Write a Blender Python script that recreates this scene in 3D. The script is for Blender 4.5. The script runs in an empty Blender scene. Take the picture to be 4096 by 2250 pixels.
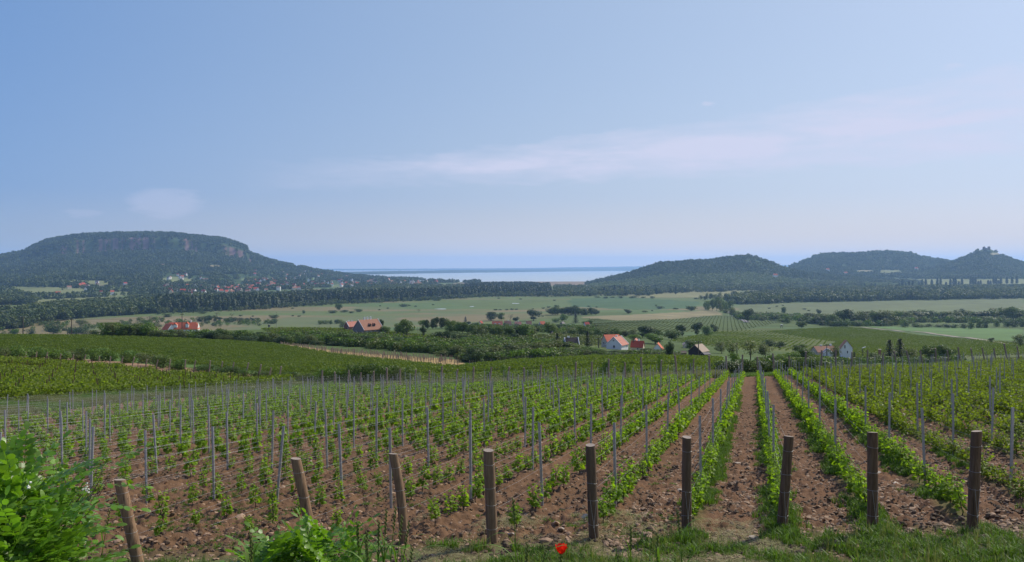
import bpy, math, random
import numpy as np
from mathutils import Vector, Matrix, Euler
C = bpy.context.scene.collection
scene = bpy.context.scene
R = math.radians
RNG = np.random.RandomState(7)
random.seed(7)

# ------------------------------------------------------------------ camera, sky, sun, exposure
cam_d = bpy.data.cameras.new('camera'); cam = bpy.data.objects.new('camera', cam_d); C.objects.link(cam)
cam.location = (0, 0, 0); cam.rotation_euler = (R(90), 0, 0)
F = 1983.0; W = 2576.0; CX = 1288.0; HZ = 672.0
cam_d.sensor_width = 36; cam_d.lens = 36*F/W; cam_d.shift_y = -35.5/W
cam_d.clip_start = 0.1; cam_d.clip_end = 90000
scene.camera = cam
SUN_EL, SUN_AZ = R(41), R(50)          # azimuth measured from +Y towards +X
sd = Vector((math.sin(SUN_AZ)*math.cos(SUN_EL), math.cos(SUN_AZ)*math.cos(SUN_EL), math.sin(SUN_EL)))
sun_d = bpy.data.lights.new('sun', 'SUN'); sun = bpy.data.objects.new('sun', sun_d); C.objects.link(sun)
sun_d.energy = 4.3; sun_d.angle = R(0.5); sun_d.color = (1, .93, .80)
sun.rotation_euler = sd.to_track_quat('Z', 'Y').to_euler(); sun.location = (0, 0, 50)
scene.view_settings.view_transform = 'Standard'; scene.view_settings.look = 'None'
scene.view_settings.exposure = 0.04; scene.view_settings.gamma = 1.0; scene.view_settings.use_curve_mapping = False
scene.render.engine = 'CYCLES'
scene.cycles.use_denoising = True
scene.cycles.max_bounces = 6; scene.cycles.transmission_bounces = 4; scene.cycles.transparent_max_bounces = 6
scene.cycles.diffuse_bounces = 3; scene.cycles.glossy_bounces = 2; scene.cycles.volume_bounces = 2
scene.cycles.sample_clamp_indirect = 6

class NT:
    def __init__(s, tree): s.t = tree
    def n(s, typ, **kw):
        nd = s.t.nodes.new(typ)
        for k, v in kw.items():
            if k in ('ins',):
                for kk, vv in v.items():
                    if isinstance(vv, bpy.types.NodeSocket): s.t.links.new(vv, nd.inputs[kk])
                    else: nd.inputs[kk].default_value = vv
            else: setattr(nd, k, v)
        return nd
    def m(s, op, a, b=None, c=None, clamp=False):
        nd = s.t.nodes.new('ShaderNodeMath'); nd.operation = op; nd.use_clamp = clamp
        for i, v in enumerate((a, b, c)):
            if v is None: continue
            if isinstance(v, bpy.types.NodeSocket): s.t.links.new(v, nd.inputs[i])
            else: nd.inputs[i].default_value = v
        return nd.outputs[0]
    def mix(s, f, a, b, mode='MIX'):
        nd = s.t.nodes.new('ShaderNodeMix'); nd.data_type = 'RGBA'; nd.blend_type = mode
        for i, v in ((0, f), (6, a), (7, b)):
            if isinstance(v, bpy.types.NodeSocket): s.t.links.new(v, nd.inputs[i])
            elif i == 0: nd.inputs[0].default_value = v
            else: nd.inputs[i].default_value = (*v[:3], 1)
        return nd.outputs[2]
    def ramp(s, f, stops):
        nd = s.t.nodes.new('ShaderNodeValToRGB'); s.t.links.new(f, nd.inputs[0])
        e = nd.color_ramp.elements
        while len(e) < len(stops): e.new(0.5)
        for el, (p, c) in zip(e, stops):
            el.position = p; el.color = (*c, 1) if not isinstance(c, (int, float)) else (c, c, c, 1)
        return nd.outputs[0]
    def noise(s, vec, scale, detail=3, rough=.5, dist=0):
        nd = s.t.nodes.new('ShaderNodeTexNoise'); nd.inputs['Scale'].default_value = scale
        nd.inputs['Detail'].default_value = detail; nd.inputs['Roughness'].default_value = rough
        nd.inputs['Distortion'].default_value = dist
        if vec is not None: s.t.links.new(vec, nd.inputs['Vector'])
        return nd.outputs[0]
    def link(s, a, b): s.t.links.new(a, b)

world = bpy.data.worlds.new('World'); scene.world = world; world.use_nodes = True
wt = world.node_tree; wt.nodes.clear(); w = NT(wt)
sky = w.n('ShaderNodeTexSky', sky_type='NISHITA', sun_disc=False, sun_elevation=SUN_EL, sun_rotation=SUN_AZ,
          air_density=1.0, dust_density=1.3, ozone_density=1.6, altitude=200)
tc = w.n('ShaderNodeTexCoord'); sp = w.n('ShaderNodeSeparateXYZ', ins={0: tc.outputs['Generated']})
x_, y_, z_ = sp.outputs
hd = w.m('SQRT', w.m('ADD', w.m('MULTIPLY', x_, x_), w.m('MULTIPLY', y_, y_)))
el = w.m('DIVIDE', z_, w.m('MAXIMUM', hd, .02)); az = w.m('ARCTAN2', x_, y_)
cv = w.n('ShaderNodeCombineXYZ', ins={0: w.m('MULTIPLY', az, 2.2), 1: w.m('MULTIPLY', el, 11.0), 2: 0.37})
n1 = w.noise(cv.outputs[0], 2.6, 7, .6, .35)
n2 = w.noise(cv.outputs[0], 9.0, 5, .6, .2)
# a long thin veil of cloud that rises towards the right
cen = w.m('ADD', .130, w.m('MULTIPLY', az, .068))
half = w.m('ADD', .020, w.m('MULTIPLY', w.m('MAXIMUM', w.m('ADD', az, .15), 0), .045))
dd = w.m('DIVIDE', w.m('ABSOLUTE', w.m('SUBTRACT', w.m('ADD', el, w.m('MULTIPLY', w.m('SUBTRACT', n2, .5), .035)), cen)), half)
band = w.m('SUBTRACT', 1, dd, clamp=True)
band = w.m('MULTIPLY', w.m('POWER', band, .7), w.m('MULTIPLY', w.m('ADD', az, .34), 2.6, clamp=True), clamp=True)
veil = w.m('MULTIPLY', band, w.m('ADD', .35, w.m('MULTIPLY', w.m('SUBTRACT', n1, .38, clamp=True), 4.6)), clamp=True)
# faint low cumulus puff above the left hill
def puff(azc, elc, ra, re, amp):
    a = w.m('DIVIDE', w.m('SUBTRACT', w.m('ADD', az, w.m('MULTIPLY', w.m('SUBTRACT', n2, .5), .05)), azc), ra)
    b = w.m('DIVIDE', w.m('SUBTRACT', w.m('ADD', el, w.m('MULTIPLY', w.m('SUBTRACT', n2, .5), .02)), elc), re)
    r2 = w.m('ADD', w.m('MULTIPLY', a, a), w.m('MULTIPLY', b, b))
    return w.m('MULTIPLY', w.m('MULTIPLY', w.m('SUBTRACT', 1, r2, clamp=True), 1.6, clamp=True), amp, clamp=True)
pf = w.m('MAXIMUM', puff(-.415, .074, .042, .020, .32), puff(-.50, .060, .02, .006, .2))
pf = w.m('MAXIMUM', pf, puff(.245, .202, .010, .0025, .5))
pf = w.m('MAXIMUM', pf, puff(.51, .222, .014, .003, .35))
pf = w.m('MAXIMUM', pf, puff(.12, .147, .020, .003, .35))
cl = w.m('MAXIMUM', veil, pf)
hs = w.n('ShaderNodeHueSaturation', ins={'Saturation': .95, 'Value': 1.0, 'Color': sky.outputs[0]})
# a clear spring sky with some high dust in it: the blue is cooler and flatter than the model's
lift = w.mix(.62, hs.outputs[0], (3.6, 5.05, 8.4))
horiz = w.m('SUBTRACT', 1, w.m('MULTIPLY', el, 3.2), clamp=True)
lift = w.mix(w.m('MULTIPLY', w.m('POWER', horiz, 2.0), .6), lift, (5.2, 5.65, 7.7))
dusty = w.m('MULTIPLY', w.m('POWER', w.m('SUBTRACT', 1, w.m('MULTIPLY', w.m('MAXIMUM', el, 0), 11.0), clamp=True), 1.4), .82)
lift = w.mix(dusty, lift, (8.6, 7.5, 6.9))
sn = w.m('DIVIDE', x_, w.m('MAXIMUM', hd, .02)); s2 = w.m('MULTIPLY', sn, sn)             # brighter and paler towards the sun's side
def tilt(c, a, b): return w.m('MULTIPLY', c, w.m('MAXIMUM', .45, w.m('ADD', 1, w.m('SUBTRACT', w.m('MULTIPLY', sn, a), w.m('MULTIPLY', s2, b)))))
lift = w.mix(1.0, lift, w.n('ShaderNodeCombineColor', ins={0: tilt(1.08, .47, .53), 1: tilt(1.065, .286, .305), 2: tilt(.985, .1, 0.0)}).outputs[0], 'MULTIPLY')
col = w.mix(w.m('MULTIPLY', cl, .85), lift, (7.0, 7.15, 9.0))
bg = w.n('ShaderNodeBackground', ins={0: col, 1: 0.095})
out = w.n('ShaderNodeOutputWorld', ins={0: bg.outputs[0]})

# ------------------------------------------------------------------ helpers
def tag(o, label=None, cat=None, group=None, kind=None):
    if label: o['label'] = label
    if cat: o['category'] = cat
    if group: o['group'] = group
    if kind: o['kind'] = kind
    return o
def empty(name, loc=(0, 0, 0), rz=0, s=1.0):
    o = bpy.data.objects.new(name, None); C.objects.link(o); o.location = loc; o.rotation_euler = (0, 0, rz)
    o.scale = (s, s, s) if isinstance(s, (int, float)) else s
    o.empty_display_size = .2
    return o
def link(name, me, parent=None, loc=None):
    o = bpy.data.objects.new(name, me); C.objects.link(o)
    if parent: o.parent = parent
    if loc is not None: o.location = loc
    return o
def copy_tree(o, parent=None):
    c = o.copy(); C.objects.link(c); c.parent = parent
    for ch in list(o.children): copy_tree(ch, c)
    return c
ORD = 'first second third fourth fifth sixth seventh eighth ninth tenth eleventh twelfth thirteenth fourteenth fifteenth sixteenth seventeenth eighteenth nineteenth twentieth'.split()
TENS = ['', '', 'twenty', 'thirty', 'forty', 'fifty', 'sixty', 'seventy', 'eighty', 'ninety']
def ordinal(i):                    # i from 1
    if i <= 20: return ORD[i-1]
    t, r = divmod(i, 10)
    if r == 0: return TENS[t][:-1] + 'ieth' if t < 10 else 'hundredth'
    return (TENS[t] if t < 10 else 'hundred') + '-' + ORD[r-1]

class MB:
    """collects polygons; build() turns them into one mesh"""
    def __init__(s): s.v = []; s.f = []; s.m = []; s.n = 0; s.smooth = []
    def add(s, verts, faces, mi=0, smooth=False):
        b = s.n; s.v.extend([tuple(p) for p in verts]); s.n += len(verts)
        for f in faces: s.f.append(tuple(b+i for i in f)); s.m.append(mi); s.smooth.append(smooth)
    def box(s, c, size, rz=0, mi=0, tilt=None):
        cx, cy, cz = c; a, b, h = size[0]/2, size[1]/2, size[2]/2
        M = Matrix.Rotation(rz, 3, 'Z')
        if tilt is not None: M = M @ tilt
        vs = [M @ Vector((i*a, j*b, k*h)) + Vector(c) for i in (-1, 1) for j in (-1, 1) for k in (-1, 1)]
        s.add(vs, [(0, 1, 3, 2), (4, 6, 7, 5), (0, 4, 5, 1), (2, 3, 7, 6), (0, 2, 6, 4), (1, 5, 7, 3)], mi)
    def tube(s, pts, rad, seg=6, mi=0, cap=True, smooth=True):
        pts = [Vector(p) for p in pts]; rad = [rad]*len(pts) if isinstance(rad, (int, float)) else rad
        ring = []
        for i, p in enumerate(pts):
            d = (pts[min(i+1, len(pts)-1)] - pts[max(i-1, 0)]).normalized()
            up = Vector((0, 0, 1)) if abs(d.z) < .9 else Vector((1, 0, 0))
            a = d.cross(up).normalized(); b = d.cross(a)
            ring.append([p + (a*math.cos(t) + b*math.sin(t))*rad[i] for t in [k*2*math.pi/seg for k in range(seg)]])
        vs = [q for r in ring for q in r]; fs = []
        for i in range(len(pts)-1):
            for k in range(seg):
                a0, a1 = i*seg+k, i*seg+(k+1) % seg
                fs.append((a0, a1, a1+seg, a0+seg))
        s.add(vs, fs, mi, smooth)
        if cap:
            s.add(ring[0], [tuple(range(seg))], mi); s.add(ring[-1], [tuple(reversed(range(seg)))], mi)
    def mesh(s, name, mats):
        me = bpy.data.meshes.new(name); me.from_pydata(s.v, [], s.f)
        for m_ in mats: me.materials.append(m_)
        me.polygons.foreach_set('material_index', s.m); me.polygons.foreach_set('use_smooth', s.smooth)
        me.update(); return me
    def build(s, name, mats, parent=None):
        if not isinstance(mats, (list, tuple)): mats = [mats]
        return link(name, s.mesh(name, mats), parent)

def np_mesh(name, V, Fq, mats, mi=None, smooth=False, colors=None):
    """V (n,3), Fq (m,k) same-size polygons"""
    V = np.asarray(V, dtype=np.float32); Fq = np.asarray(Fq, dtype=np.int32)
    me = bpy.data.meshes.new(name); me.vertices.add(len(V)); me.vertices.foreach_set('co', V.ravel())
    k = Fq.shape[1]; me.loops.add(Fq.size); me.loops.foreach_set('vertex_index', Fq.ravel())
    me.polygons.add(len(Fq)); me.polygons.foreach_set('loop_start', np.arange(0, Fq.size, k, dtype=np.int32))
    me.polygons.foreach_set('loop_total', np.full(len(Fq), k, dtype=np.int32))
    for m_ in (mats if isinstance(mats, (list, tuple)) else [mats]): me.materials.append(m_)
    if mi is not None: me.polygons.foreach_set('material_index', np.asarray(mi, dtype=np.int32))
    me.polygons.foreach_set('use_smooth', np.full(len(Fq), smooth))
    me.update(calc_edges=True)
    if colors is not None:
        ca = me.color_attributes.new('land', 'FLOAT_COLOR', 'POINT')
        c4 = np.ones((len(V), 4), dtype=np.float32); c4[:, :3] = colors; ca.data.foreach_set('color', c4.ravel())
    return me
def grid_faces(nr, nc):
    i = np.arange(nr-1)[:, None]*nc + np.arange(nc-1)[None, :]; i = i.ravel()
    return np.stack([i, i+1, i+nc+1, i+nc], 1)
def hash2(ix, iy, seed):
    h = (ix.astype(np.int64)*374761393 + iy.astype(np.int64)*668265263 + seed*974634777) & 0x7fffffff
    h = ((h ^ (h >> 13))*1274126177) & 0x7fffffff
    return ((h ^ (h >> 16)) & 0xffff)/65535.0
def vn(x, y, seed=0):
    ix = np.floor(x); iy = np.floor(y); fx = x-ix; fy = y-iy; fx = fx*fx*(3-2*fx); fy = fy*fy*(3-2*fy)
    ix = ix.astype(np.int64); iy = iy.astype(np.int64)
    a = hash2(ix, iy, seed); b = hash2(ix+1, iy, seed); c = hash2(ix, iy+1, seed); d = hash2(ix+1, iy+1, seed)
    return (a*(1-fx)+b*fx)*(1-fy) + (c*(1-fx)+d*fx)*fy
def fbm(x, y, seed=0, oc=4, g=.5):
    s = 0; a = 1; t = 0
    for i in range(oc): s = s + a*vn(x*2**i+i*17.3, y*2**i-i*9.1, seed+i); t += a; a *= g
    return s/t
def inpoly(X, Y, poly):
    r = np.zeros(X.shape, bool); n = len(poly)
    for i in range(n):
        x1, y1 = poly[i]; x2, y2 = poly[(i+1) % n]
        if y1 == y2: continue
        c = ((y1 > Y) != (y2 > Y)) & (X < (x2-x1)*(Y-y1)/(y2-y1)+x1)
        r ^= c
    return r
def sstep(a, b, x): t = np.clip((x-a)/(b-a), 0, 1); return t*t*(3-2*t)

# ------------------------------------------------------------------ the lie of the land
PA, PB, PH = .033, -.109, -3.59
def plane(x, y): return PA*x + PB*y + PH
FAR_E = np.array([(-900, 36), (-300, 46), (0, 56), (320, 76), (740, 92), (1160, 84), (1600, 85), (1900, 90), (2250, 91), (2576, 103), (3400, 112)], float)
def far_edge(X): return np.interp(X, FAR_E[:, 0], FAR_E[:, 1])
PROF = {
 0:    [(65, 1012), (170, 905), (185, 900), (300, 848), (330, 852), (600, 872), (1000, 844)],
 320:  [(95, 982), (170, 918), (190, 911), (300, 850), (345, 852), (450, 834), (560, 850), (1000, 844)],
 740:  [(100, 968), (120, 952), (190, 915), (320, 868), (345, 866), (450, 826), (560, 846), (1000, 844)],
 1160: [(95, 972), (115, 955), (150, 935), (190, 925), (215, 918), (380, 848), (600, 819), (1000, 843)],
 1600: [(100, 946), (170, 902), (190, 903), (330, 882), (420, 862), (650, 836), (850, 815), (1000, 806), (1300, 786), (1700, 772.4)],
 1900: [(100, 942), (120, 935), (250, 905), (350, 893), (420, 876), (620, 850), (850, 826), (1250, 800), (1500, 785.8)],
 2250: [(100, 930), (200, 918), (300, 905), (480, 870), (700, 840), (900, 826), (1300, 800), (1450, 789.7)],
 2576: [(115, 907), (200, 907), (300, 893), (480, 868), (600, 850), (820, 830), (1250, 805), (1400, 793.9)],
}
PLAIN = -86.0
LY = np.log(np.geomspace(1.2, 60000, 900)); TX = np.linspace(-1500, 4300, 146)
def _table():
    ys = np.exp(LY); keys = sorted(PROF); cols = []
    for k in keys:
        e = far_edge(k); x = (k-CX)/F*ys
        d = [e] + [p[0] for p in PROF[k]] + [PROF[k][-1][0]*1.02, 70000]
        z = [plane((k-CX)/F*e, e)] + [-(p[1]-HZ)/F*p[0] for p in PROF[k]] + [PLAIN, PLAIN]
        cols.append((e, np.array(d), np.array(z)))
    T = np.zeros((len(TX), len(ys)))
    for j, X in enumerate(TX):
        Xc = min(max(X, keys[0]), keys[-1]); i = min(np.searchsorted(keys, Xc, 'right')-1, len(keys)-2); i = max(i, 0)
        t = (Xc-keys[i])/(keys[i+1]-keys[i]); x = (X-CX)/F*ys; P = plane(x, ys); zz = []
        for q in (i, i+1):
            e, d, z = cols[q]; off = far_edge(X) - e
            v = np.interp(ys, d, z)
            # shift the start so that it meets the field's own edge here
            w0 = np.clip((ys-far_edge(X))/(e*.25+8), 0, 1)
            v = P*(1-w0)+v*w0
            zz.append(np.where(ys <= far_edge(X), P, v))
        T[j] = zz[0]*(1-t)+zz[1]*t
    k = np.array([.25, .5, .25])
    for _ in range(3):
        Ts = T.copy(); Ts[:, 1:-1] = T[:, :-2]*.25+T[:, 1:-1]*.5+T[:, 2:]*.25; T = Ts
        m = ys > 60; Ts = T.copy(); Ts[1:-1] = T[:-2]*.25+T[1:-1]*.5+T[2:]*.25; T[:, m] = Ts[:, m]
    return T
TAB = _table()
def land(x, y):
    """height of the ground sheet"""
    x = np.asarray(x, float); y = np.asarray(y, float)
    yy = np.maximum(y, 1.3); X = CX + F*x/yy
    fx = np.clip((X-TX[0])/(TX[1]-TX[0]), 0, len(TX)-1.001); fy = np.clip((np.log(yy)-LY[0])/(LY[1]-LY[0]), 0, len(LY)-1.001)
    i = fx.astype(int); j = fy.astype(int); a = fx-i; b = fy-j
    z = (TAB[i, j]*(1-a)+TAB[i+1, j]*a)*(1-b)+(TAB[i, j+1]*(1-a)+TAB[i+1, j+1]*a)*b
    z = np.where(yy < 45, plane(x, yy), z)
    # the bank the photographer stands on
    bank = np.interp(y, [-60, -2, 3.5, 9.2, 11.5], [-1.0, -1.6, -1.65, -4.45, -4.9]) + .02*x
    z = np.where(y < 11.5, np.where(y < 9.2, bank, bank*(11.5-y)/2.3+plane(x, yy)*(y-9.2)/2.3), z)
    und = (fbm(x/90, y/90, 5, 3)-.5)*np.clip((y-120)/900, 0, 1)*5*np.clip((PLAIN+12-z)/-12+1, 0, 1)
    z = z + np.where(z > PLAIN+3, und, 0)
    z = np.where(y > 4560+80*np.sin(x/300), np.minimum(z, -86-np.clip((y-4560-80*np.sin(x/300))/60, 0, 6)), z)
    return z
# hills: skyline (X, Y) at the ridge's distance, foot distance, cross profile
HILLS = {
 'table_hill': dict(sky=[(-900, 690), (-300, 662), (-60, 645), (0, 641), (60, 630), (85, 615), (120, 601), (185, 589), (250, 586), (330, 583), (430, 584), (500, 591), (560, 596), (600, 609), (620, 618), (628, 634), (680, 651), (740, 665), (800, 677), (860, 687), (940, 698), (1040, 704), (1130, 707), (1195, 711), (1215, 718)],
    D=5400, foot=[(-900, 1700), (0, 1850), (300, 2250), (640, 2700), (1000, 3500), (1215, 4100)], g=[(0, 0), (.15, .035), (.4, .16), (.6, .33), (.74, .52), (.80, .60), (.835, .82), (.90, .93), (1, 1)], n=10),
 'wooded_hill': dict(sky=[(1462, 712), (1490, 706), (1560, 689), (1600, 679), (1640, 665), (1660, 657), (1720, 654), (1800, 649), (1870, 639), (1885, 639), (1920, 649), (1970, 669), (2020, 681), (2100, 691), (2200, 699), (2330, 707)],
    D=4100, foot=[(1400, 3500), (1700, 2900), (2330, 3100)], g=[(0, 0), (.2, .10), (.45, .30), (.62, .45), (.72, .58), (.86, .86), (1, 1)], n=7),
 'rounded_hill': dict(sky=[(1900, 700), (1960, 682), (1985, 670), (2010, 659), (2050, 642), (2070, 636), (2130, 635), (2180, 633), (2235, 630), (2290, 635), (2330, 646), (2385, 653), (2430, 660), (2500, 670), (2576, 680), (2800, 695), (3200, 708)],
    D=5500, foot=[(1900, 3900), (3200, 3900)], g=[(0, 0), (.2, .10), (.45, .28), (.65, .50), (.82, .80), (1, 1)], n=9),
 'castle_hill': dict(sky=[(2150, 708), (2280, 693), (2350, 671), (2400, 654), (2440, 639), (2464, 629.5), (2478, 625.5), (2492, 627), (2506, 632), (2530, 642), (2576, 660), (2650, 684), (2800, 704), (3000, 710)],
    D=4700, foot=[(2150, 3500), (3000, 3500)], g=[(0, 0), (.25, .16), (.5, .36), (.7, .58), (.86, .82), (1, 1)], n=3),
}
def hill_z(h, x, y):
    q = HILLS[h]; y = np.maximum(np.asarray(y, float), 10); X = CX+F*x/y; D = q['D']
    s = np.array(q['sky'], float); Yr = np.interp(X, s[:, 0], s[:, 1])+(4.6*np.clip(np.abs(X-2480)/30-.3, 0, 1) if h == 'castle_hill' else 4.6*np.clip((980-X)/120, 0, 1) if h == 'table_hill' else 4.6); zr = (HZ-Yr)/F*D
    f = np.array(q['foot'], float); yf = np.interp(X, f[:, 0], f[:, 1]); g = np.array(q['g'], float)
    t = (y-yf)/(D-yf)
    wob = (fbm(x/420, y/420, 11, 3)-.5)*.13*np.clip(t*4, 0, 1)*np.clip((1-t)*5, 0, 1)
    gg = np.interp(np.clip(t+wob, 0, 1), g[:, 0], g[:, 1])
    z = -89+(zr+89)*gg + (fbm(x/160, y/160, 3, 3)-.5)*2*q['n']*np.clip(t*5, 0, 1)*np.clip((1-t)*4, 0, 1)
    back = np.clip((y-D)/900, 0, 1); z = z - (z+89)*back*back
    ed = np.clip(np.minimum(X-s[0, 0], s[-1, 0]-X)/12, 0, 1)
    return np.where((t < 0) | (y > D+900), -95, -95+(z+95)*ed)
def height(x, y):
    z = land(x, y)
    if np.max(y) > 1500:
        for h in HILLS: z = np.maximum(z, hill_z(h, x, y))
    return z
_MY = np.geomspace(11.6, 7000, 1500)
def at(X, Y, dmin=11.6, dmax=7000):
    """first ground point seen along the sight line through a spot of the photograph"""
    ys = _MY[(_MY >= dmin) & (_MY <= dmax)]; x = (X-CX)/F*ys; ray = (HZ-Y)/F*ys; g = height(x, ys)
    k = np.argmax(g >= ray)
    if not (g >= ray).any(): k = len(ys)-1
    if k > 0:
        a = ray[k-1]-g[k-1]; b = g[k]-ray[k]; t = a/(a+b) if a+b > 0 else 0; yv = ys[k-1]+(ys[k]-ys[k-1])*t
    else: yv = ys[k]
    xv = (X-CX)/F*yv
    return Vector((float(xv), float(yv), float(height(np.array([xv]), np.array([yv]))[0])))
def atd(X, d):
    xv = (X-CX)/F*d; return Vector((xv, d, float(height(np.array([xv]), np.array([float(d)]))[0])))
def px(Xa, Xb, d): return (Xb-Xa)/F*d
def zat(Y, d): return (HZ-Y)/F*d
# ------------------------------------------------------------------ materials
MATS = {}
def newmat(name):
    m = bpy.data.materials.new(name); m.use_nodes = True; m.node_tree.nodes.clear(); MATS[name] = m
    return m, NT(m.node_tree)
def finish(m, t, col, rough=.8, bump=None, bstr=.3, bdist=.02, spec=.3, metal=0, trans=None, tfac=.4):
    p = t.n('ShaderNodeBsdfPrincipled', ins={'Roughness': rough, 'Metallic': metal, 'Specular IOR Level': spec})
    if isinstance(col, bpy.types.NodeSocket): t.link(col, p.inputs['Base Color'])
    else: p.inputs['Base Color'].default_value = (*col, 1)
    if bump is not None:
        b = t.n('ShaderNodeBump', ins={'Strength': bstr, 'Distance': bdist, 'Height': bump}); t.link(b.outputs[0], p.inputs['Normal'])
    sh = p.outputs[0]
    if trans is not None:
        tr = t.n('ShaderNodeBsdfTranslucent')
        if isinstance(trans, bpy.types.NodeSocket): t.link(trans, tr.inputs[0])
        else: tr.inputs[0].default_value = (*trans, 1)
        mx = t.n('ShaderNodeMixShader', ins={0: tfac, 1: p.outputs[0], 2: tr.outputs[0]}); sh = mx.outputs[0]
    o = t.n('ShaderNodeOutputMaterial', ins={0: sh}); return m
def leafmat(name, c1, c2, tr=(1.5, 1.6, .7), tfac=.35, rough=.55, spec=.25, vary=.35):
    """leaves: each object or instance gets its own tint, each leaf a slightly different one"""
    m, t = newmat(name)
    oi = t.n('ShaderNodeObjectInfo'); g = t.n('ShaderNodeNewGeometry')
    big = t.noise(t.n('ShaderNodeVectorMath', operation='SCALE', ins={0: oi.outputs['Location'], 'Scale': .0075}).outputs[0], 1.0, 3, .6)
    f = t.m('ADD', t.m('MULTIPLY', oi.outputs['Random'], .40), t.m('MULTIPLY', t.m('SUBTRACT', big, .36), 2.2), clamp=True)
    col = t.mix(f, c1, c2)
    isl = t.m('ADD', 1-vary, t.m('MULTIPLY', g.outputs['Random Per Island'], vary*2))
    col = t.mix(1.0, col, t.n('ShaderNodeCombineColor', ins={0: isl, 1: isl, 2: isl}).outputs[0], 'MULTIPLY')
    tcol = t.mix(1.0, col, tr, 'MULTIPLY')
    return finish(m, t, col, rough, spec=spec, trans=tcol, tfac=tfac)
def plain_mat(name, c, rough=.8, nscale=3, amt=.25, metal=0, spec=.3, bstr=.2):
    m, t = newmat(name); tc = t.n('ShaderNodeTexCoord')
    n = t.noise(tc.outputs['Object'], nscale, 5, .6)
    col = t.mix(n, tuple(v*(1-amt) for v in c), tuple(min(1, v*(1+amt)) for v in c))
    return finish(m, t, col, rough, bump=n, bstr=bstr, spec=spec, metal=metal)

leafmat('vine_leaf', (.145, .25, .014), (.25, .35, .024), tfac=.5, vary=.45)
leafmat('vine_leaf_rich', (.125, .175, .016), (.18, .225, .022), tfac=.45, vary=.4)
leafmat('field_leaf', (.105, .150, .014), (.145, .185, .022), tfac=.32, vary=.3)
leafmat('locust_leaf', (.105, .225, .018), (.17, .29, .026), tfac=.4, rough=.4, spec=.4, vary=.35)
leafmat('tree_green', (.060, .105, .018), (.12, .170, .028), tfac=.25)
leafmat('tree_olive', (.085, .115, .032), (.135, .150, .045), tfac=.25)
leafmat('tree_dark', (.035, .064, .017), (.068, .105, .024), tfac=.2)
leafmat('tree_lime', (.085, .15, .02), (.12, .19, .026), tfac=.3)
leafmat('spruce_needles', (.016, .030, .017), (.026, .042, .022), tfac=.08)
leafmat('far_forest', (.034, .062, .018), (.125, .160, .040), tfac=.12, vary=.3)
leafmat('far_forest_light', (.10, .145, .03), (.19, .22, .045), tfac=.15, vary=.3)
leafmat('poplar_leaf', (.035, .062, .022), (.058, .082, .028), tfac=.15, vary=.3)
leafmat('grass_blade', (.085, .155, .018), (.12, .20, .028), tfac=.35, vary=.4)
leafmat('dry_grass', (.26, .24, .10), (.36, .31, .15), tr=(1.2, 1.15, .9), tfac=.3, vary=.35)
leafmat('pale_grass', (.13, .17, .05), (.23, .22, .085), tr=(1.3, 1.3, .8), tfac=.35, vary=.3)
leafmat('poppy_petal', (.75, .02, .008), (.80, .03, .01), tr=(1.2, 1.2, 1.0), tfac=.4, vary=.1)
plain_mat('bark', (.11, .085, .06), nscale=14); plain_mat('vine_wood', (.05, .035, .026), nscale=20)
plain_mat('black_centre', (.015, .012, .015)); plain_mat('white_blossom', (.75, .72, .62), nscale=20)

m, t = newmat('land')                                        # the ground sheet: the land's own colours plus grain
a = t.n('ShaderNodeAttribute', attribute_name='land'); g = t.n('ShaderNodeNewGeometry')
mp = t.n('ShaderNodeMapping', ins={'Vector': g.outputs['Position'], 'Scale': (.012, .03, .03)})
n1 = t.noise(mp.outputs[0], 1.0, 6, .6); mp2 = t.n('ShaderNodeMapping', ins={'Vector': g.outputs['Position'], 'Scale': (.25, .5, .5)})
n2 = t.noise(mp2.outputs[0], 1.0, 4, .6)
mp3 = t.n('ShaderNodeMapping', ins={'Vector': g.outputs['Position'], 'Scale': (.035, .22, .2)}); n3 = t.noise(mp3.outputs[0], 1.0, 5, .65)
f = t.m('ADD', .42, t.m('ADD', t.m('MULTIPLY', n1, .40), t.m('ADD', t.m('MULTIPLY', n2, .34), t.m('MULTIPLY', n3, .42))))
col = t.mix(1.0, a.outputs['Color'], t.n('ShaderNodeCombineColor', ins={0: f, 1: f, 2: f}).outputs[0], 'MULTIPLY')
finish(m, t, col, .95, bump=n2, bstr=.5, bdist=.4, spec=.1)

m, t = newmat('soil')
a = t.n('ShaderNodeAttribute', attribute_name='land'); g = t.n('ShaderNodeNewGeometry')
n1 = t.noise(g.outputs['Position'], 7.0, 6, .65); n2 = t.noise(g.outputs['Position'], 1.1, 3, .5); n3 = t.noise(g.outputs['Position'], 38.0, 4, .6)
vo = t.n('ShaderNodeTexVoronoi', ins={'Vector': g.outputs['Position'], 'Scale': 16.0})
f = t.m('ADD', .50, t.m('ADD', t.m('MULTIPLY', n1, .52), t.m('ADD', t.m('MULTIPLY', n2, .28), t.m('MULTIPLY', n3, .22))))
col = t.mix(1.0, a.outputs['Color'], t.n('ShaderNodeCombineColor', ins={0: f, 1: f, 2: f}).outputs[0], 'MULTIPLY')
peb = t.m('MULTIPLY', t.m('SUBTRACT', .20, vo.outputs['Distance'], clamp=True), 5, clamp=True)
pick = t.m('GREATER_THAN', t.n('ShaderNodeSeparateColor', ins={0: vo.outputs['Color']}).outputs[0], .72)
col = t.mix(t.m('MULTIPLY', t.m('MULTIPLY', peb, pick), .6), col, (.30, .19, .12))
hgt = t.m('ADD', t.m('MULTIPLY', n1, .7), t.m('ADD', t.m('MULTIPLY', n3, .3), t.m('MULTIPLY', peb, .25)))
finish(m, t, col, .95, bump=hgt, bstr=.9, bdist=.05, spec=.12)

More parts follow.
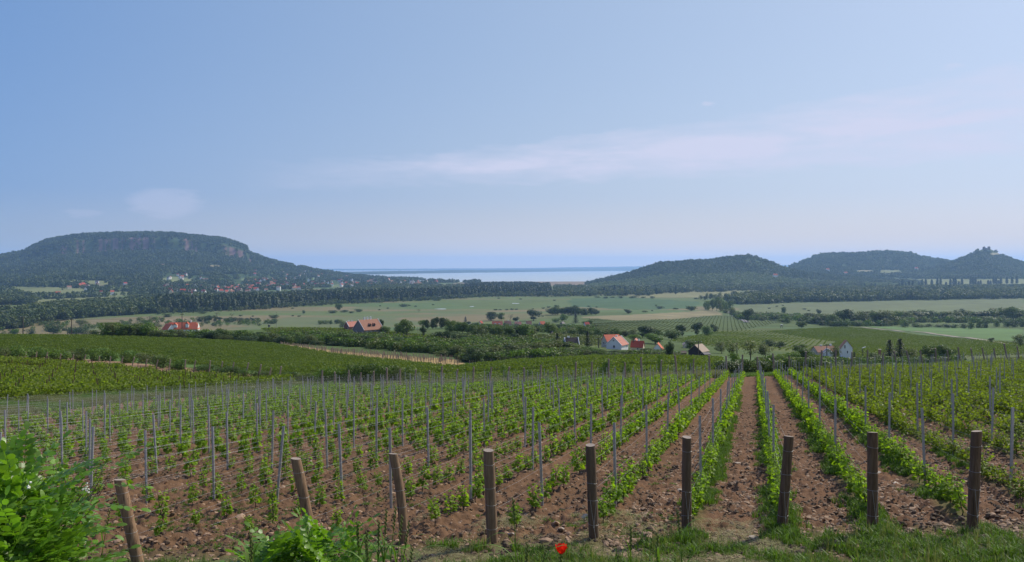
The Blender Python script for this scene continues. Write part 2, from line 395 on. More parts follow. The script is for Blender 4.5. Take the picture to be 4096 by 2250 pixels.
m, t = newmat('water')
g = t.n('ShaderNodeNewGeometry'); mp = t.n('ShaderNodeMapping', ins={'Vector': g.outputs['Position'], 'Scale': (.004, .012, .01)})
n = t.noise(mp.outputs[0], 1, 5, .6); mp2 = t.n('ShaderNodeMapping', ins={'Vector': g.outputs['Position'], 'Scale': (.15, .3, .3)}); n2 = t.noise(mp2.outputs[0], 1, 3, .6)
finish(m, t, t.mix(n, (.42, .46, .44), (.50, .53, .50)), .28, bump=n2, bstr=.25, bdist=.5, spec=.5)

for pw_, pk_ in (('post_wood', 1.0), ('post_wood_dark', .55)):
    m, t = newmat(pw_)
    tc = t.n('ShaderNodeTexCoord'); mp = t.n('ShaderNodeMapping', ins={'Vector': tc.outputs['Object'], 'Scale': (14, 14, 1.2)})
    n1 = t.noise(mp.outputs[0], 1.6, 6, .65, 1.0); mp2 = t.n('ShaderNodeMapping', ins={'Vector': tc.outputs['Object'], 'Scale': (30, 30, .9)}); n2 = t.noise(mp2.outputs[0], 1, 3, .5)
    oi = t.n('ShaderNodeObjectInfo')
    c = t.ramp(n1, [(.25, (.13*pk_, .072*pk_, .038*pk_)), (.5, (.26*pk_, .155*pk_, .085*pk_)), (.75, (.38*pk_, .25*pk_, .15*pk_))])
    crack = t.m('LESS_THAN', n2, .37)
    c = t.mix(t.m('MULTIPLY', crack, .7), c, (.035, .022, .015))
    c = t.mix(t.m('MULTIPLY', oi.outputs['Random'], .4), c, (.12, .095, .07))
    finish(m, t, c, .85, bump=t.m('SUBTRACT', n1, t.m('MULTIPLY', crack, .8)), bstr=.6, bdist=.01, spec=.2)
plain_mat('post_end', (.30, .24, .19), nscale=30)
plain_mat('old_post', (.26, .20, .15), nscale=12, amt=.5)
plain_mat('galvanised', (.37, .37, .36), rough=.5, nscale=8, metal=.5, amt=.2)
plain_mat('rust', (.075, .035, .025), nscale=9)
plain_mat('wire', (.45, .45, .44), rough=.45, nscale=5, metal=.6)
plain_mat('stone', (.32, .205, .125), nscale=4, amt=.55); plain_mat('clod', (.100, .062, .034), nscale=5, amt=.4)
plain_mat('big_stone', (.44, .36, .28), nscale=5, amt=.3)

# building materials
plain_mat('white_wall', (.74, .73, .70), nscale=1.2, amt=.06); plain_mat('cream_wall', (.58, .50, .36), nscale=1.2, amt=.1)
plain_mat('yellow_wall', (.62, .42, .18), nscale=1.2, amt=.1); plain_mat('stone_wall', (.22, .19, .165), nscale=2.5, amt=.35)
plain_mat('timber_dark', (.055, .045, .04), nscale=3, amt=.35); plain_mat('dark_glass', (.02, .022, .025), rough=.2, spec=.5)
plain_mat('white_paint', (.78, .77, .75), nscale=3, amt=.05); plain_mat('pale_green_metal', (.50, .56, .48), nscale=2, amt=.08)
plain_mat('car_white', (.75, .76, .78), rough=.25, amt=.02, spec=.5); plain_mat('tyre', (.02, .02, .02)); plain_mat('red_paint', (.45, .05, .04), amt=.1)
plain_mat('castle_stone', (.16, .13, .12), nscale=.15, amt=.3); plain_mat('pole_wood', (.085, .07, .06), nscale=6)
plain_mat('cliff_rock', (.20, .145, .12), nscale=.05, amt=.4)
def tiles(name, c, scale=2.5):
    m, t = newmat(name); tc = t.n('ShaderNodeTexCoord'); wv = t.n('ShaderNodeTexWave', wave_type='BANDS', bands_direction='Z', ins={'Vector': tc.outputs['Object'], 'Scale': scale})
    n = t.noise(tc.outputs['Object'], 2.2, 5, .7)
    col = t.mix(n, tuple(v*.7 for v in c), tuple(min(1, v*1.25) for v in c))
    col = t.mix(t.m('MULTIPLY', wv.outputs[1], .18), col, tuple(v*.55 for v in c))
    return finish(m, t, col, .8, bump=wv.outputs[1], bstr=.4, bdist=.03, spec=.2)
tiles('roof_pink', (.52, .215, .150)); tiles('roof_orange', (.58, .155, .085)); tiles('roof_red', (.40, .075, .045)); tiles('roof_terracotta', (.34, .165, .105))
tiles('roof_brown', (.12, .085, .072)); tiles('roof_tan', (.42, .32, .235)); tiles('roof_grey', (.22, .195, .18))
m, t = newmat('brick')
tc = t.n('ShaderNodeTexCoord'); n = t.noise(tc.outputs['Object'], 3, 6, .7)
finish(m, t, t.mix(n, (.20, .095, .065), (.34, .17, .12)), .9, bump=n, bstr=.3)

# ------------------------------------------------------------------ land colours
GREEN = np.array((.115, .150, .050)); 
AREAS = [   # polygon as seen in the photograph, colour of the land there
 ([(0, 845), (280, 843), (560, 857), (700, 868), (1000, 905), (1162, 926), (1162, 945), (740, 962), (600, 948), (0, 905)], (.085, .140, .030)),
 ([(0, 896), (130, 899), (250, 906), (430, 922), (600, 937), (740, 956), (740, 985), (0, 1012)], (.24, .150, .085)),
 ([(700, 864), (860, 884), (1000, 895), (1162, 906), (1164, 925), (1000, 906), (850, 893), (700, 870)], (.34, .24, .105)),
 ([(1162, 924), (1300, 908), (1500, 900), (1800, 900), (1815, 925), (1500, 940), (1050, 960)], (.09, .145, .03)),
 ([(640, 818), (880, 826), (1110, 848), (1050, 868), (850, 862), (700, 850)], (.13, .16, .05)),
 ([(1100, 842), (1250, 845), (1500, 842), (1540, 880), (1100, 880)], (.105, .135, .042)),
 ([(1450, 798), (1640, 790), (1800, 781), (1822, 792), (1700, 803), (1560, 807), (1480, 801)], (.235, .20, .105)),
 ([(1480, 801), (1560, 807), (1700, 803), (1822, 792), (1960, 812), (1850, 835), (1500, 838)], (.080, .108, .032)),
 ([(1430, 752), (1560, 747), (1768, 760), (1740, 777), (1600, 780), (1440, 772)], (.075, .125, .05)),
 ([(1800, 832), (1960, 826), (2110, 856), (2040, 888), (1850, 880)], (.098, .120, .036)),
 ([(1925, 832), (2110, 822), (2170, 824), (2330, 845), (2576, 868), (2576, 905), (1925, 905), (2105, 862)], (.100, .125, .034)),
 ([(2185, 822), (2576, 828), (2576, 860), (2330, 838)], (.105, .175, .055)),
 ([(1860, 765), (2576, 750), (2576, 790), (1860, 797)], (.135, .155, .07)),
 ([(1550, 735), (1860, 728), (1860, 748), (1600, 750)], (.21, .20, .085)),
 ([(1180, 707), (1500, 707), (1500, 717), (1380, 719), (1100, 722)], (.24, .18, .12)),
 ([(2050, 694), (2576, 690), (2576, 722), (2050, 722)], (.19, .20, .08)),
 ([(2360, 706), (2576, 700), (2576, 716), (2400, 716)], (.34, .26, .15)),
 ([(0, 700), (60, 725), (250, 708), (330, 712), (370, 735), (200, 760), (0, 770)], (.19, .20, .08)),
 ([(0, 770), (60, 772), (110, 780), (80, 795), (0, 792)], (.19, .20, .08)),
 ([(350, 806), (480, 800), (380, 825), (345, 822)], (.26, .20, .12)),
]
def land_colour(x, y):
    X = CX+F*x/np.maximum(y, 1.3); z = height(x, y); Y = HZ-F*z/np.maximum(y, 1.3)
    n = fbm(x/260, y/120, 21, 4); n2 = fbm(x/700, y/160, 31, 4); n3 = fbm(x/35, y/35, 41, 3)
    col = GREEN[None, :]*(.85+.3*n3[:, None])
    up = np.clip((z-PLAIN-6)/10, 0, 1)[:, None]; col = col*(1-up)+np.array((.078, .112, .032))*(.75+.5*n3[:, None])*up   # lusher on the slope than down on the plain
    k = (sstep(.50, .60, n2)*np.clip((PLAIN+8-z)/6, 0, 1))[:, None]; col = col*(1-k)+np.array((.20, .165, .085))*k            # dry patches in the meadows
    k = sstep(.56, .62, n)[:, None]*.6; col = col*(1-k)+np.array((.10, .155, .06))*k
    k = (y > 100)
    wX = X+(fbm(x/50, y/50, 51, 3)-.5)*10; wY = Y+(fbm(x/50, y/50, 61, 3)-.5)*2
    for poly, c in AREAS:
        mm = inpoly(wX, wY, poly) & k
        col[mm] = np.array(c)*(.8+.4*n3[mm][:, None])
    far = y > 15000
    col[far] = (.07, .09, .05)
    return col
# ---- the ground sheet (polar so that it is fine near the camera and coarse at the horizon)
cX = np.concatenate([np.linspace(-780, -700, 6)[:-1], np.arange(-700, 3300, 9), np.linspace(3300, 3360, 6)])
ys = np.concatenate([np.geomspace(1.3, 12, 22)[:-1], np.geomspace(12, 2500, 300)[:-1], np.geomspace(2500, 22500, 90)])
YY, XX = np.meshgrid(ys, cX, indexing='ij'); xw = ((XX-CX)/F*YY).ravel(); yw = YY.ravel()
zw = land(xw, yw)
Xs_ = XX.ravel(); edge = far_edge(Xs_)+25
sink = np.clip((edge-yw)/10, 0, 1)*np.clip((yw-10.5)/1.5, 0, 1)*np.clip((Xs_+560)/60, 0, 1)*np.clip((3160-Xs_)/60, 0, 1)
zw = zw-.45*sink
V = np.stack([xw, yw, zw], 1)
colr = land_colour(xw, yw)
near = yw < 60; colr[near] = np.array((.10, .12, .045))
Fq = grid_faces(len(ys), len(cX))[:, ::-1]
# behind the camera
back = np.array([[-6000, -3000, 40], [6000, -3000, 40], [30000/F*1.3*.1, 1.3, 0], [0, 0, 0]])
me = np_mesh('ground', V, Fq, [MATS['land']], smooth=True, colors=colr)
tag(link('ground', me), kind='structure')
bx = np.linspace(-60, 60, 49); by = np.linspace(-60, 3.2, 30); BX, BY = np.meshgrid(bx, by); 
bz = land(BX.ravel(), BY.ravel())+.03+(fbm(BX.ravel()*1.3, BY.ravel()*1.3, 3)-.5)*.12
me = np_mesh('bank', np.stack([BX.ravel(), BY.ravel(), bz], 1), grid_faces(30, 49), [MATS['land']], smooth=True, colors=np.tile((.10, .13, .045), (len(bz), 1)))
tag(link('grassy_bank', me), kind='structure')

# ---- tilled vineyard soil: a fine sheet from the bank to just past the end of the rows
K0, KS, KD = .52, 1.8, .3075                                   # row k: x = K0 + KS*k + KD*y
NX = np.arange(-480, 3100, 5.0); NY = np.concatenate([np.geomspace(10.6, 14, 40)[:-1], np.geomspace(14, 135, 420)])
YY, XX = np.meshgrid(NY, NX, indexing='ij'); xs = ((XX-CX)/F*YY).ravel(); yv = YY.ravel(); Xv = XX.ravel()
base = land(xs, yv)
rk = (xs-K0-KD*yv)/KS; fr = np.abs(rk-np.round(rk))*KS         # metres from the nearest row
inside = np.clip((far_edge(Xv)-yv)/1.5+.5, 0, 1)*np.clip((yv-14.2)/1.2, 0, 1)
det = np.clip(30/yv, .25, 1)
rough = (fbm(xs*3.1, yv*3.1, 70, 3)-.5)*.15 + (fbm(xs*9, yv*9, 80, 2)-.5)*.17*det
clod = np.maximum(fbm(xs*6.5, yv*6.5, 90, 2)-.55, 0)*.25
ridge = .05*np.exp(-(fr/.28)**2)-.02*np.exp(-((fr-.55)/.16)**2)
zz = base+inside*(ridge+rough*.8+clod)+(1-inside)*(fbm(xs*1.1, yv*1.1, 95, 4)-.5)*.12
d_edge = yv-far_edge(Xv)
zz = zz-np.clip((d_edge-12)/10, 0, 1)*.6
soil = np.array((.142, .080, .043)); soil_r = np.array((.155, .083, .045)); verge = np.array((.105, .125, .045)); strawc = np.array((.26, .20, .11))
tmix = np.clip((Xv-900)/1200, 0, 1)[:, None]
cc = soil*(1-tmix)+soil_r*tmix
cc = cc*(.8+.4*fbm(xs*.8, yv*.8, 99, 3)[:, None])
wk = np.clip(1-fr/.34, 0, 1)*(rk > -1.6)*np.clip(.55+.9*(fbm(xs*.7, yv*.7, 101, 3)-.4), 0, 1)*.8
cc = cc*(1-wk[:, None])+np.array((.07, .115, .025))*wk[:, None]
vg = (1-inside)[:, None]*np.clip(.5+1.8*(fbm(xs*1.2, yv*1.2, 103, 3)-.38), .15, 1)[:, None]
cc = cc*(1-vg)+verge*vg
cc[d_edge > 0] = cc[d_edge > 0]*.3+np.array((.15, .165, .06))*.7
# earth track and the plot of older vines on the left
pa = (Xv < 800) & (d_edge > 10)
me = np_mesh('vineyard_soil', np.stack([xs, yv, zz], 1), grid_faces(len(NY), len(NX))[:, ::-1], [MATS['soil']], smooth=True, colors=cc)
SOIL = tag(link('vineyard_soil', me), kind='structure')
_sx, _sy = NX, np.log(NY); _sz = zz.reshape(len(NY), len(NX))
def soil_z(x, y):
    x = np.asarray(x, float); y = np.asarray(y, float); X = CX+F*x/np.maximum(y, 1.3)
    fx = np.clip((X-NX[0])/5.0, 0, len(NX)-1.001); fy = np.interp(y, NY, np.arange(len(NY))); fy = np.clip(fy, 0, len(NY)-1.001)
    i = fx.astype(int); j = fy.astype(int); a = fx-i; b = fy-j
    z = (_sz[j, i]*(1-a)+_sz[j, i+1]*a)*(1-b)+(_sz[j+1, i]*(1-a)+_sz[j+1, i+1]*a)*b
    g = land(x, y)
    return np.where((y < 10.8) | (y > 130), g, np.maximum(z, g-.45))
def sz(x, y): return float(soil_z(np.array([x]), np.array([y]))[0])

# ---- hills
def build_hill(name, nX, nY):
    q = HILLS[name]; s = np.array(q['sky'], float); f = np.array(q['foot'], float)
    Xg = np.linspace(s[0, 0], s[-1, 0], nX); T = np.concatenate([np.linspace(-.02, 1, nY), np.array([1.04, 1.1, 1.2, 1.3])])
    XXg, TT = np.meshgrid(Xg, T); yf = np.interp(XXg, f[:, 0], f[:, 1]); y = np.where(TT <= 1, yf+(q['D']-yf)*TT, q['D']+900*(TT-1)/.3)
    x = (XXg-CX)/F*y; x = x.ravel(); y = y.ravel(); z = hill_z(name, x, y); X = XXg.ravel(); Y = HZ-F*z/y
    n = fbm(x/220, y/220, 7, 4); n3 = fbm(x/40, y/40, 8, 3)
    c = np.array((.055, .085, .026))*(.7+.6*n3[:, None])
    rock = np.zeros(len(x), bool)
    if name == 'table_hill':
        t = TT.ravel(); rk_ = fbm(X/7, y/900, 12, 3); rk2 = fbm(X/60, y/2000, 13, 2)
        rock = (t > .795) & (t < .85) & (X > 150) & (X < 500) & (rk_ > .46) & (rk2 > .38)
        rock |= (t > .795) & (t < .842) & (X > 560) & (X < 632) & (rk_ > .45)
        rock &= ~((X > 150) & (X < 185) & (rk_ < .5))
        c[rock] = np.array((.20, .125, .105))*(.45+.9*vn(X[rock]/3, t[rock]*260, 14)[:, None])
        for cx_, cy_, a_, b_, k_ in ((540, 672, 20, 5, (.30, .24, .12)), (445, 704, 42, 7, (.20, .22, .085)), (420, 668, 34, 4, (.19, .13, .08)), (360, 665, 20, 3, (.17, .14, .08)),
                                 (850, 722, 26, 5, (.17, .21, .075)), (800, 702, 18, 4, (.15, .2, .07)), (700, 690, 30, 4, (.14, .18, .06)), (640, 737, 0.1, 1, (.2, .2, .1)),
                                 (225, 712, 75, 6, (.20, .21, .085)), (280, 722, 70, 6, (.19, .17, .10)), (130, 735, 110, 13, (.19, .205, .085)), (300, 740, 60, 7, (.17, .19, .08)), (30, 725, 60, 4, (.17, .19, .075)),
                                 (990, 700, 22, 3, (.16, .2, .08)), (500, 725, 18, 3, (.18, .2, .08)), (925, 690, 15, 2, (.17, .2, .08)), (628, 703, 22, 4, (.16, .20, .07)), (745, 672, 20, 2, (.16, .19, .07))):
            mm = (((X-cx_)/a_)**2+((Y-cy_)/b_)**2) < 1.0+.5*(n3-.5); c[mm] = np.array(k_)
    if name == 'rounded_hill':
        for cx_, cy_, a_, b_, k_ in ((2175, 684, 22, 4, (.27, .23, .12)), (2240, 684, 30, 6, (.18, .19, .08)), (2275, 687, 14, 4, (.2, .2, .09)), (2140, 690, 22, 3, (.17, .18, .08)), (2120, 683, 20, 3, (.15, .09, .06))):
            mm = (((X-cx_)/a_)**2+((Y-cy_)/b_)**2) < 1; c[mm] = np.array(k_)
    if name == 'wooded_hill':
        ap = (Y > 672+(X-1480)*.012+8*(n-.5)) | ((X > 1640) & (X < 1730) & (np.abs(Y-663-(1640-X)*.05) < 3)); c[ap] = np.array((.085, .115, .032))*(.8+.4*n3[ap][:, None])
    if name in ('castle_hill', 'rounded_hill'):
        mm = (Y > 703+3*(n-.5)) & (X > 2060); c[mm] = np.array((.19, .20, .08))*(.8+.4*n3[mm][:, None])
    if name == 'castle_hill':
        mm = (((X-2505)/16)**2+((Y-640)/4)**2) < 1; c[mm] = (.3, .27, .17)
    me = np_mesh(name, np.stack([x, y, z], 1), grid_faces(len(T), nX), [MATS['land']], smooth=True, colors=c)
    o = tag(link('hill' if name == 'wooded_hill' else name, me), kind='structure')
    return X, y, c
build_hill('table_hill', 420, 150); build_hill('wooded_hill', 220, 90); build_hill('rounded_hill', 200, 70); build_hill('castle_hill', 160, 70)

# ---- lake and the far shore
lk = [(-4200, 4300), (3500, 4300), (14000, 22500), (-14000, 22500)]
me = bpy.data.meshes.new('lake'); me.from_pydata([(a, b, -87.4) for a, b in lk], [], [(0, 1, 2, 3)]); me.materials.append(MATS['water']); me.update()
tag(link('lake', me), kind='structure')
def shore(name, pts, ytop, dep, col):
    Xg = np.linspace(pts[0][0], pts[-1][0], 260); d = np.interp(Xg, [p[0] for p in pts], [p[1] for p in pts]); yt = np.interp(Xg, [p[0] for p in ytop], [p[1] for p in ytop])
    rows = []; cs = []
    for t, hh in ((0, -.02), (.02, .25), (.25, .5), (.6, .85), (1, 1.0), (1.5, .4), (2, -.1)):
        y = d+dep*t; x = (Xg-CX)/F*y; top = (HZ-yt)/F*(d+dep); n = fbm(Xg/45, Xg*0+t, 5, 4)
        z = -88+(top+88)*hh*(.82+.36*n if 0 < hh < 1 else 1) + (n-.5)*10*(hh > .5)
        rows.append(np.stack([x, y, z], 1)); cs.append(np.tile(col, (len(x), 1))*(.8+.4*n[:, None]))
    me = np_mesh(name, np.concatenate(rows), grid_faces(7, 260), [MATS['land']], smooth=True, colors=np.concatenate(cs))
    tag(link(name, me), kind='structure')
shore('far_shore', [(600, 7800), (950, 9200), (1300, 13000), (1560, 17000), (2300, 18500), (3000, 19000)], [(600, 687), (900, 684.5), (1000, 682), (1560, 675), (1700, 673), (3000, 671)], 1300, (.05, .07, .045))
shore('distant_hills', [(-600, 19500), (3200, 20500)], [(-600, 668), (900, 677), (1300, 675), (1650, 670), (1960, 667), (2200, 664), (2560, 657), (2700, 652), (3200, 655)], 1200, (.05, .07, .05))

# ---- haze over the whole scene
hb = bpy.data.meshes.new('haze'); s_ = 23500; top = 275; bot = -97
vs = [(x, y, z) for x in (-s_, s_) for y in (-s_, s_) for z in (bot, top)]
hb.from_pydata(vs, [], [(0, 1, 3, 2), (4, 6, 7, 5), (0, 4, 5, 1), (2, 3, 7, 6), (0, 2, 6, 4), (1, 5, 7, 3)])
m = bpy.data.materials.new('haze'); m.use_nodes = True; m.node_tree.nodes.clear(); t = NT(m.node_tree)
HAZE = 6.6e-5
v = t.n('ShaderNodeVolumePrincipled', ins={'Color': (.38, .62, 1, 1), 'Density': HAZE, 'Anisotropy': .25})
t.n('ShaderNodeOutputMaterial', ins={'Volume': v.outputs[0]}); hb.materials.append(m)
haze = tag(link('haze', hb), kind='stuff'); haze['label'] = 'pale blue haze over the valley, lake and hills'
# ------------------------------------------------------------------ plant prototypes
def quads(cen, nor, size, rng, asp=1.0, mi=0):
    """n randomly turned leaf quads"""
    n = len(cen); nor = nor/np.maximum(np.linalg.norm(nor, axis=1, keepdims=True), 1e-6)
    r = rng.normal(size=(n, 3)); a = np.cross(nor, r); a /= np.maximum(np.linalg.norm(a, axis=1, keepdims=True), 1e-6); b = np.cross(nor, a)
    s = np.asarray(size).reshape(-1, 1)*np.ones((n, 1)); k = s*asp
    V = np.stack([cen-a*s-b*k*.2, cen-b*k+a*s*.1, cen+a*s+b*k*.15, cen+b*k-a*s*.15], 1).reshape(-1, 3)
    return V, np.arange(4*n).reshape(-1, 4)
def merge(parts):
    Vs, Fs, M, o = [], [], [], 0
    for V, Fq, mi in parts: Vs.append(V); Fs.append(Fq+o); M.append(np.full(len(Fq), mi)); o += len(V)
    return np.concatenate(Vs), np.concatenate(Fs), np.concatenate(M)
def lobed(rng, nl, rad, h0, h1, leaf, n, flat=.8, spread=.68, conic=0):
    """leaves on the skins of nl lobes inside a crown of radius rad between heights h0 and h1 -> quads"""
    cs = []; rs = []
    for i in range(nl):
        t = rng.rand(); a = rng.rand()*6.283; hh = h0+(h1-h0)*(.12+.76*t)
        prof = math.sin(math.pi*min(1, max(.12, (1-t)*.8+.18)))**.6 if not conic else (1-t*.85)
        rr = rad*spread*prof*math.sqrt(rng.rand())*1.2
        cs.append((math.cos(a)*rr, math.sin(a)*rr, hh)); rs.append(rad*rng.uniform(.34, .58)*(.6+.5*prof))
    cs = np.array(cs); rs = np.array(rs); k = rng.choice(nl, n, p=rs**2/np.sum(rs**2))
    d = rng.normal(size=(n, 3)); d /= np.linalg.norm(d, axis=1, keepdims=True)
    rr = rs[k]*(.72+.36*rng.rand(n)); p = cs[k]+d*rr[:, None]*np.array((1, 1, flat))
    p[:, 2] = np.clip(p[:, 2], h0*.9, h1*1.02)
    nn = d+rng.normal(size=(n, 3))*.55; nn[:, 2] += .35
    return quads(p, nn, leaf*rng.uniform(.6, 1.35, n), rng, .75), cs, rs
def trunk_mesh(rng, cs, h0, r0, mb=None, nb=6):
    mb = mb or MB(); top = max(h0*1.3, .35)
    mid = (rng.uniform(-.02, .02), rng.uniform(-.02, .02), h0*.6)
    mb.tube([(0, 0, -.03), mid, (rng.uniform(-.03, .03), rng.uniform(-.03, .03), top)], [r0*1.25, r0, r0*.7], 6)
    for c in list(cs)[:nb]:
        mb.tube([(0, 0, h0*rng.uniform(.6, 1.0)), (c[0]*.45, c[1]*.45, (h0+c[2])*.5), (c[0], c[1], c[2])], [r0*.6, r0*.4, r0*.15], 4)
    return mb
TREE = {}                                                     # kind -> list of (trunk mesh, crown mesh)
def reg(kind, n, fn):
    TREE[kind] = [fn(np.random.RandomState(hash(kind) % 1 + 100+i*7+len(kind)*31), f'{kind}_{i}') for i in range(n)]
def broad(mat, rad, h0, nl, leaf, n, flat=.85, r0=.022):
    def f(rng, nm):
        (V, Fq), cs, rs = lobed(rng, nl, rad, h0, 1.0, leaf, n, flat)
        tr = trunk_mesh(rng, cs, h0+.1, r0)
        return tr.mesh(nm+'_trunk', [MATS['bark']]), np_mesh(nm+'_crown', V, Fq, MATS[mat])
    return f
reg('round', 4, broad('tree_green', .42, .14, 15, .030, 2400))
reg('dark', 3, broad('tree_dark', .40, .10, 13, .030, 2300))
reg('lime', 3, broad('tree_lime', .44, .12, 13, .032, 1900))
reg('olive', 3, broad('tree_olive', .42, .14, 14, .028, 1500))
reg('airy', 3, broad('tree_olive', .40, .30, 9, .026, 700, r0=.026))
reg('shrub', 4, broad('tree_green', .62, .0, 13, .045, 1300, 1.0, .02))
reg('darkshrub', 3, broad('tree_dark', .66, .0, 13, .045, 1300, 1.0, .02))
reg('limeshrub', 3, broad('tree_lime', .55, .0, 12, .045, 1000, 1.0, .02))
def poplar(mat='poplar_leaf', rad=.13):
    def f(rng, nm):
        n = 900; t = rng.rand(n); prof = rad*np.minimum(1, t*6+.25)*np.sqrt(np.maximum(.02, 1-t**2.2)); a = rng.rand(n)*6.283
        lob = .8+.3*np.sin(a*3+t*20)
        p = np.stack([np.cos(a)*prof*lob, np.sin(a)*prof*lob, .06+.94*t], 1); d = np.stack([np.cos(a), np.sin(a), .3+0*a], 1)+rng.normal(size=(n, 3))*.4
        V, Fq = quads(p, d, .026*rng.uniform(.6, 1.3, n), rng, 1.2)
        mb = MB(); mb.tube([(0, 0, -.02), (0, 0, .5), (0, 0, .9)], [.016, .012, .004], 5)
        return mb.mesh(nm+'_trunk', [MATS['bark']]), np_mesh(nm+'_crown', V, Fq, MATS[mat])
    return f
reg('poplar', 3, poplar())
def spruce(rng, nm):
    tiers = 15; P = []; N = []; S = []
    for i in range(tiers):
        t = i/tiers; z = .10+.86*t; r = .24*(1-t)**.85+.012; nb = int(9-4*t)+1
        for b in range(nb):
            a = b/nb*6.283+rng.uniform(-.3, .3)+i; L = r*rng.uniform(.75, 1.15); m = 12
            s = np.linspace(.1, 1, m); x = math.cos(a)*L*s; y = math.sin(a)*L*s; zz = z-.10*L*2*s+.05*s*s+rng.normal(size=m)*.004
            side = rng.normal(size=m)*.018*(1.2-s); P.append(np.stack([x-math.sin(a)*side, y+math.cos(a)*side, zz], 1)); N.append(np.stack([0*x+math.cos(a)*.3, 0*x+math.sin(a)*.3, 1+0*x], 1)+rng.normal(size=(m, 3))*.5); S.append(.020*(1.2-.5*s))
    P = np.concatenate(P); N = np.concatenate(N); S = np.concatenate(S); V, Fq = quads(P, N, S, rng, 1.3)
    mb = MB(); mb.tube([(0, 0, -.02), (0, 0, .5), (0, 0, 1.0)], [.016, .010, .002], 6)
    return mb.mesh(nm+'_trunk', [MATS['bark']]), np_mesh(nm+'_crown', V, Fq, MATS['spruce_needles'])
reg('spruce', 2, spruce)
def bare(rng, nm):
    mb = MB(); P = []
    mb.tube([(0, 0, -.02), (.01, 0, .3), (0, .01, .7)], [.022, .018, .008], 5)
    for i in range(16):
        a = rng.rand()*6.283; z0 = rng.uniform(.25, .7); L = rng.uniform(.15, .35); e = (math.cos(a)*L, math.sin(a)*L, z0+rng.uniform(.1, .3))
        mb.tube([(0, 0, z0), (e[0]*.5, e[1]*.5, (z0+e[2])/2-.02), e], [.008, .006, .002], 3); P += [np.array(e)+rng.normal(size=3)*.05 for _ in range(16)]
    P = np.array(P); V, Fq = quads(P, rng.normal(size=P.shape), .018+0*P[:, 0], rng)
    return mb.mesh(nm+'_trunk', [MATS['bark']]), np_mesh(nm+'_crown', V, Fq, MATS['tree_olive'])
reg('bare', 2, bare)
# cheap one-mesh trees for the distance: a lumpy core under loose leaf clumps
def far_tree(nm, mat, rad, h0, n, seed, col=False, leaf=.085):
    rng = np.random.RandomState(seed)
    if col:
        t = rng.rand(n); a = rng.rand(n)*6.283; prof = rad*np.minimum(1, t*5+.3)*np.sqrt(np.maximum(.03, 1-t**2.5))
        p = np.stack([np.cos(a)*prof, np.sin(a)*prof, h0+(1-h0)*t], 1); d = np.stack([np.cos(a), np.sin(a), .5+0*a], 1)+rng.normal(size=(n, 3))*.3
        V, Fq = quads(p, d, leaf*rng.uniform(.7, 1.3, n), rng, 1.2)
    else: (V, Fq), _, _ = lobed(rng, 7, rad, h0, 1.0, leaf, n)
    return np_mesh(nm, V, Fq, MATS[mat])
FAR = {}
FAR['forest'] = [far_tree(f'forest_tree_{i}', 'far_forest', .55, .05, 60, 20+i, leaf=.16) for i in range(4)]
FAR['lightforest'] = [far_tree(f'light_tree_{i}', 'far_forest_light', .55, .05, 60, 30+i, leaf=.16) for i in range(3)]
FAR['poplar'] = [far_tree(f'poplar_{i}', 'poplar_leaf', .17, .03, 110, 40+i, True, .06) for i in range(3)]
FAR['wood'] = [far_tree(f'wood_tree_{i}', 'far_forest', .50, .02, 170, 50+i, leaf=.085) for i in range(4)]+[far_tree(f'wood_tree_light_{i}', 'tree_olive', .48, .02, 150, 60+i, leaf=.085) for i in range(2)]
FAR['bush'] = [far_tree(f'far_bush_{i}', 'tree_dark', .8, 0, 110, 70+i, leaf=.12) for i in range(3)]

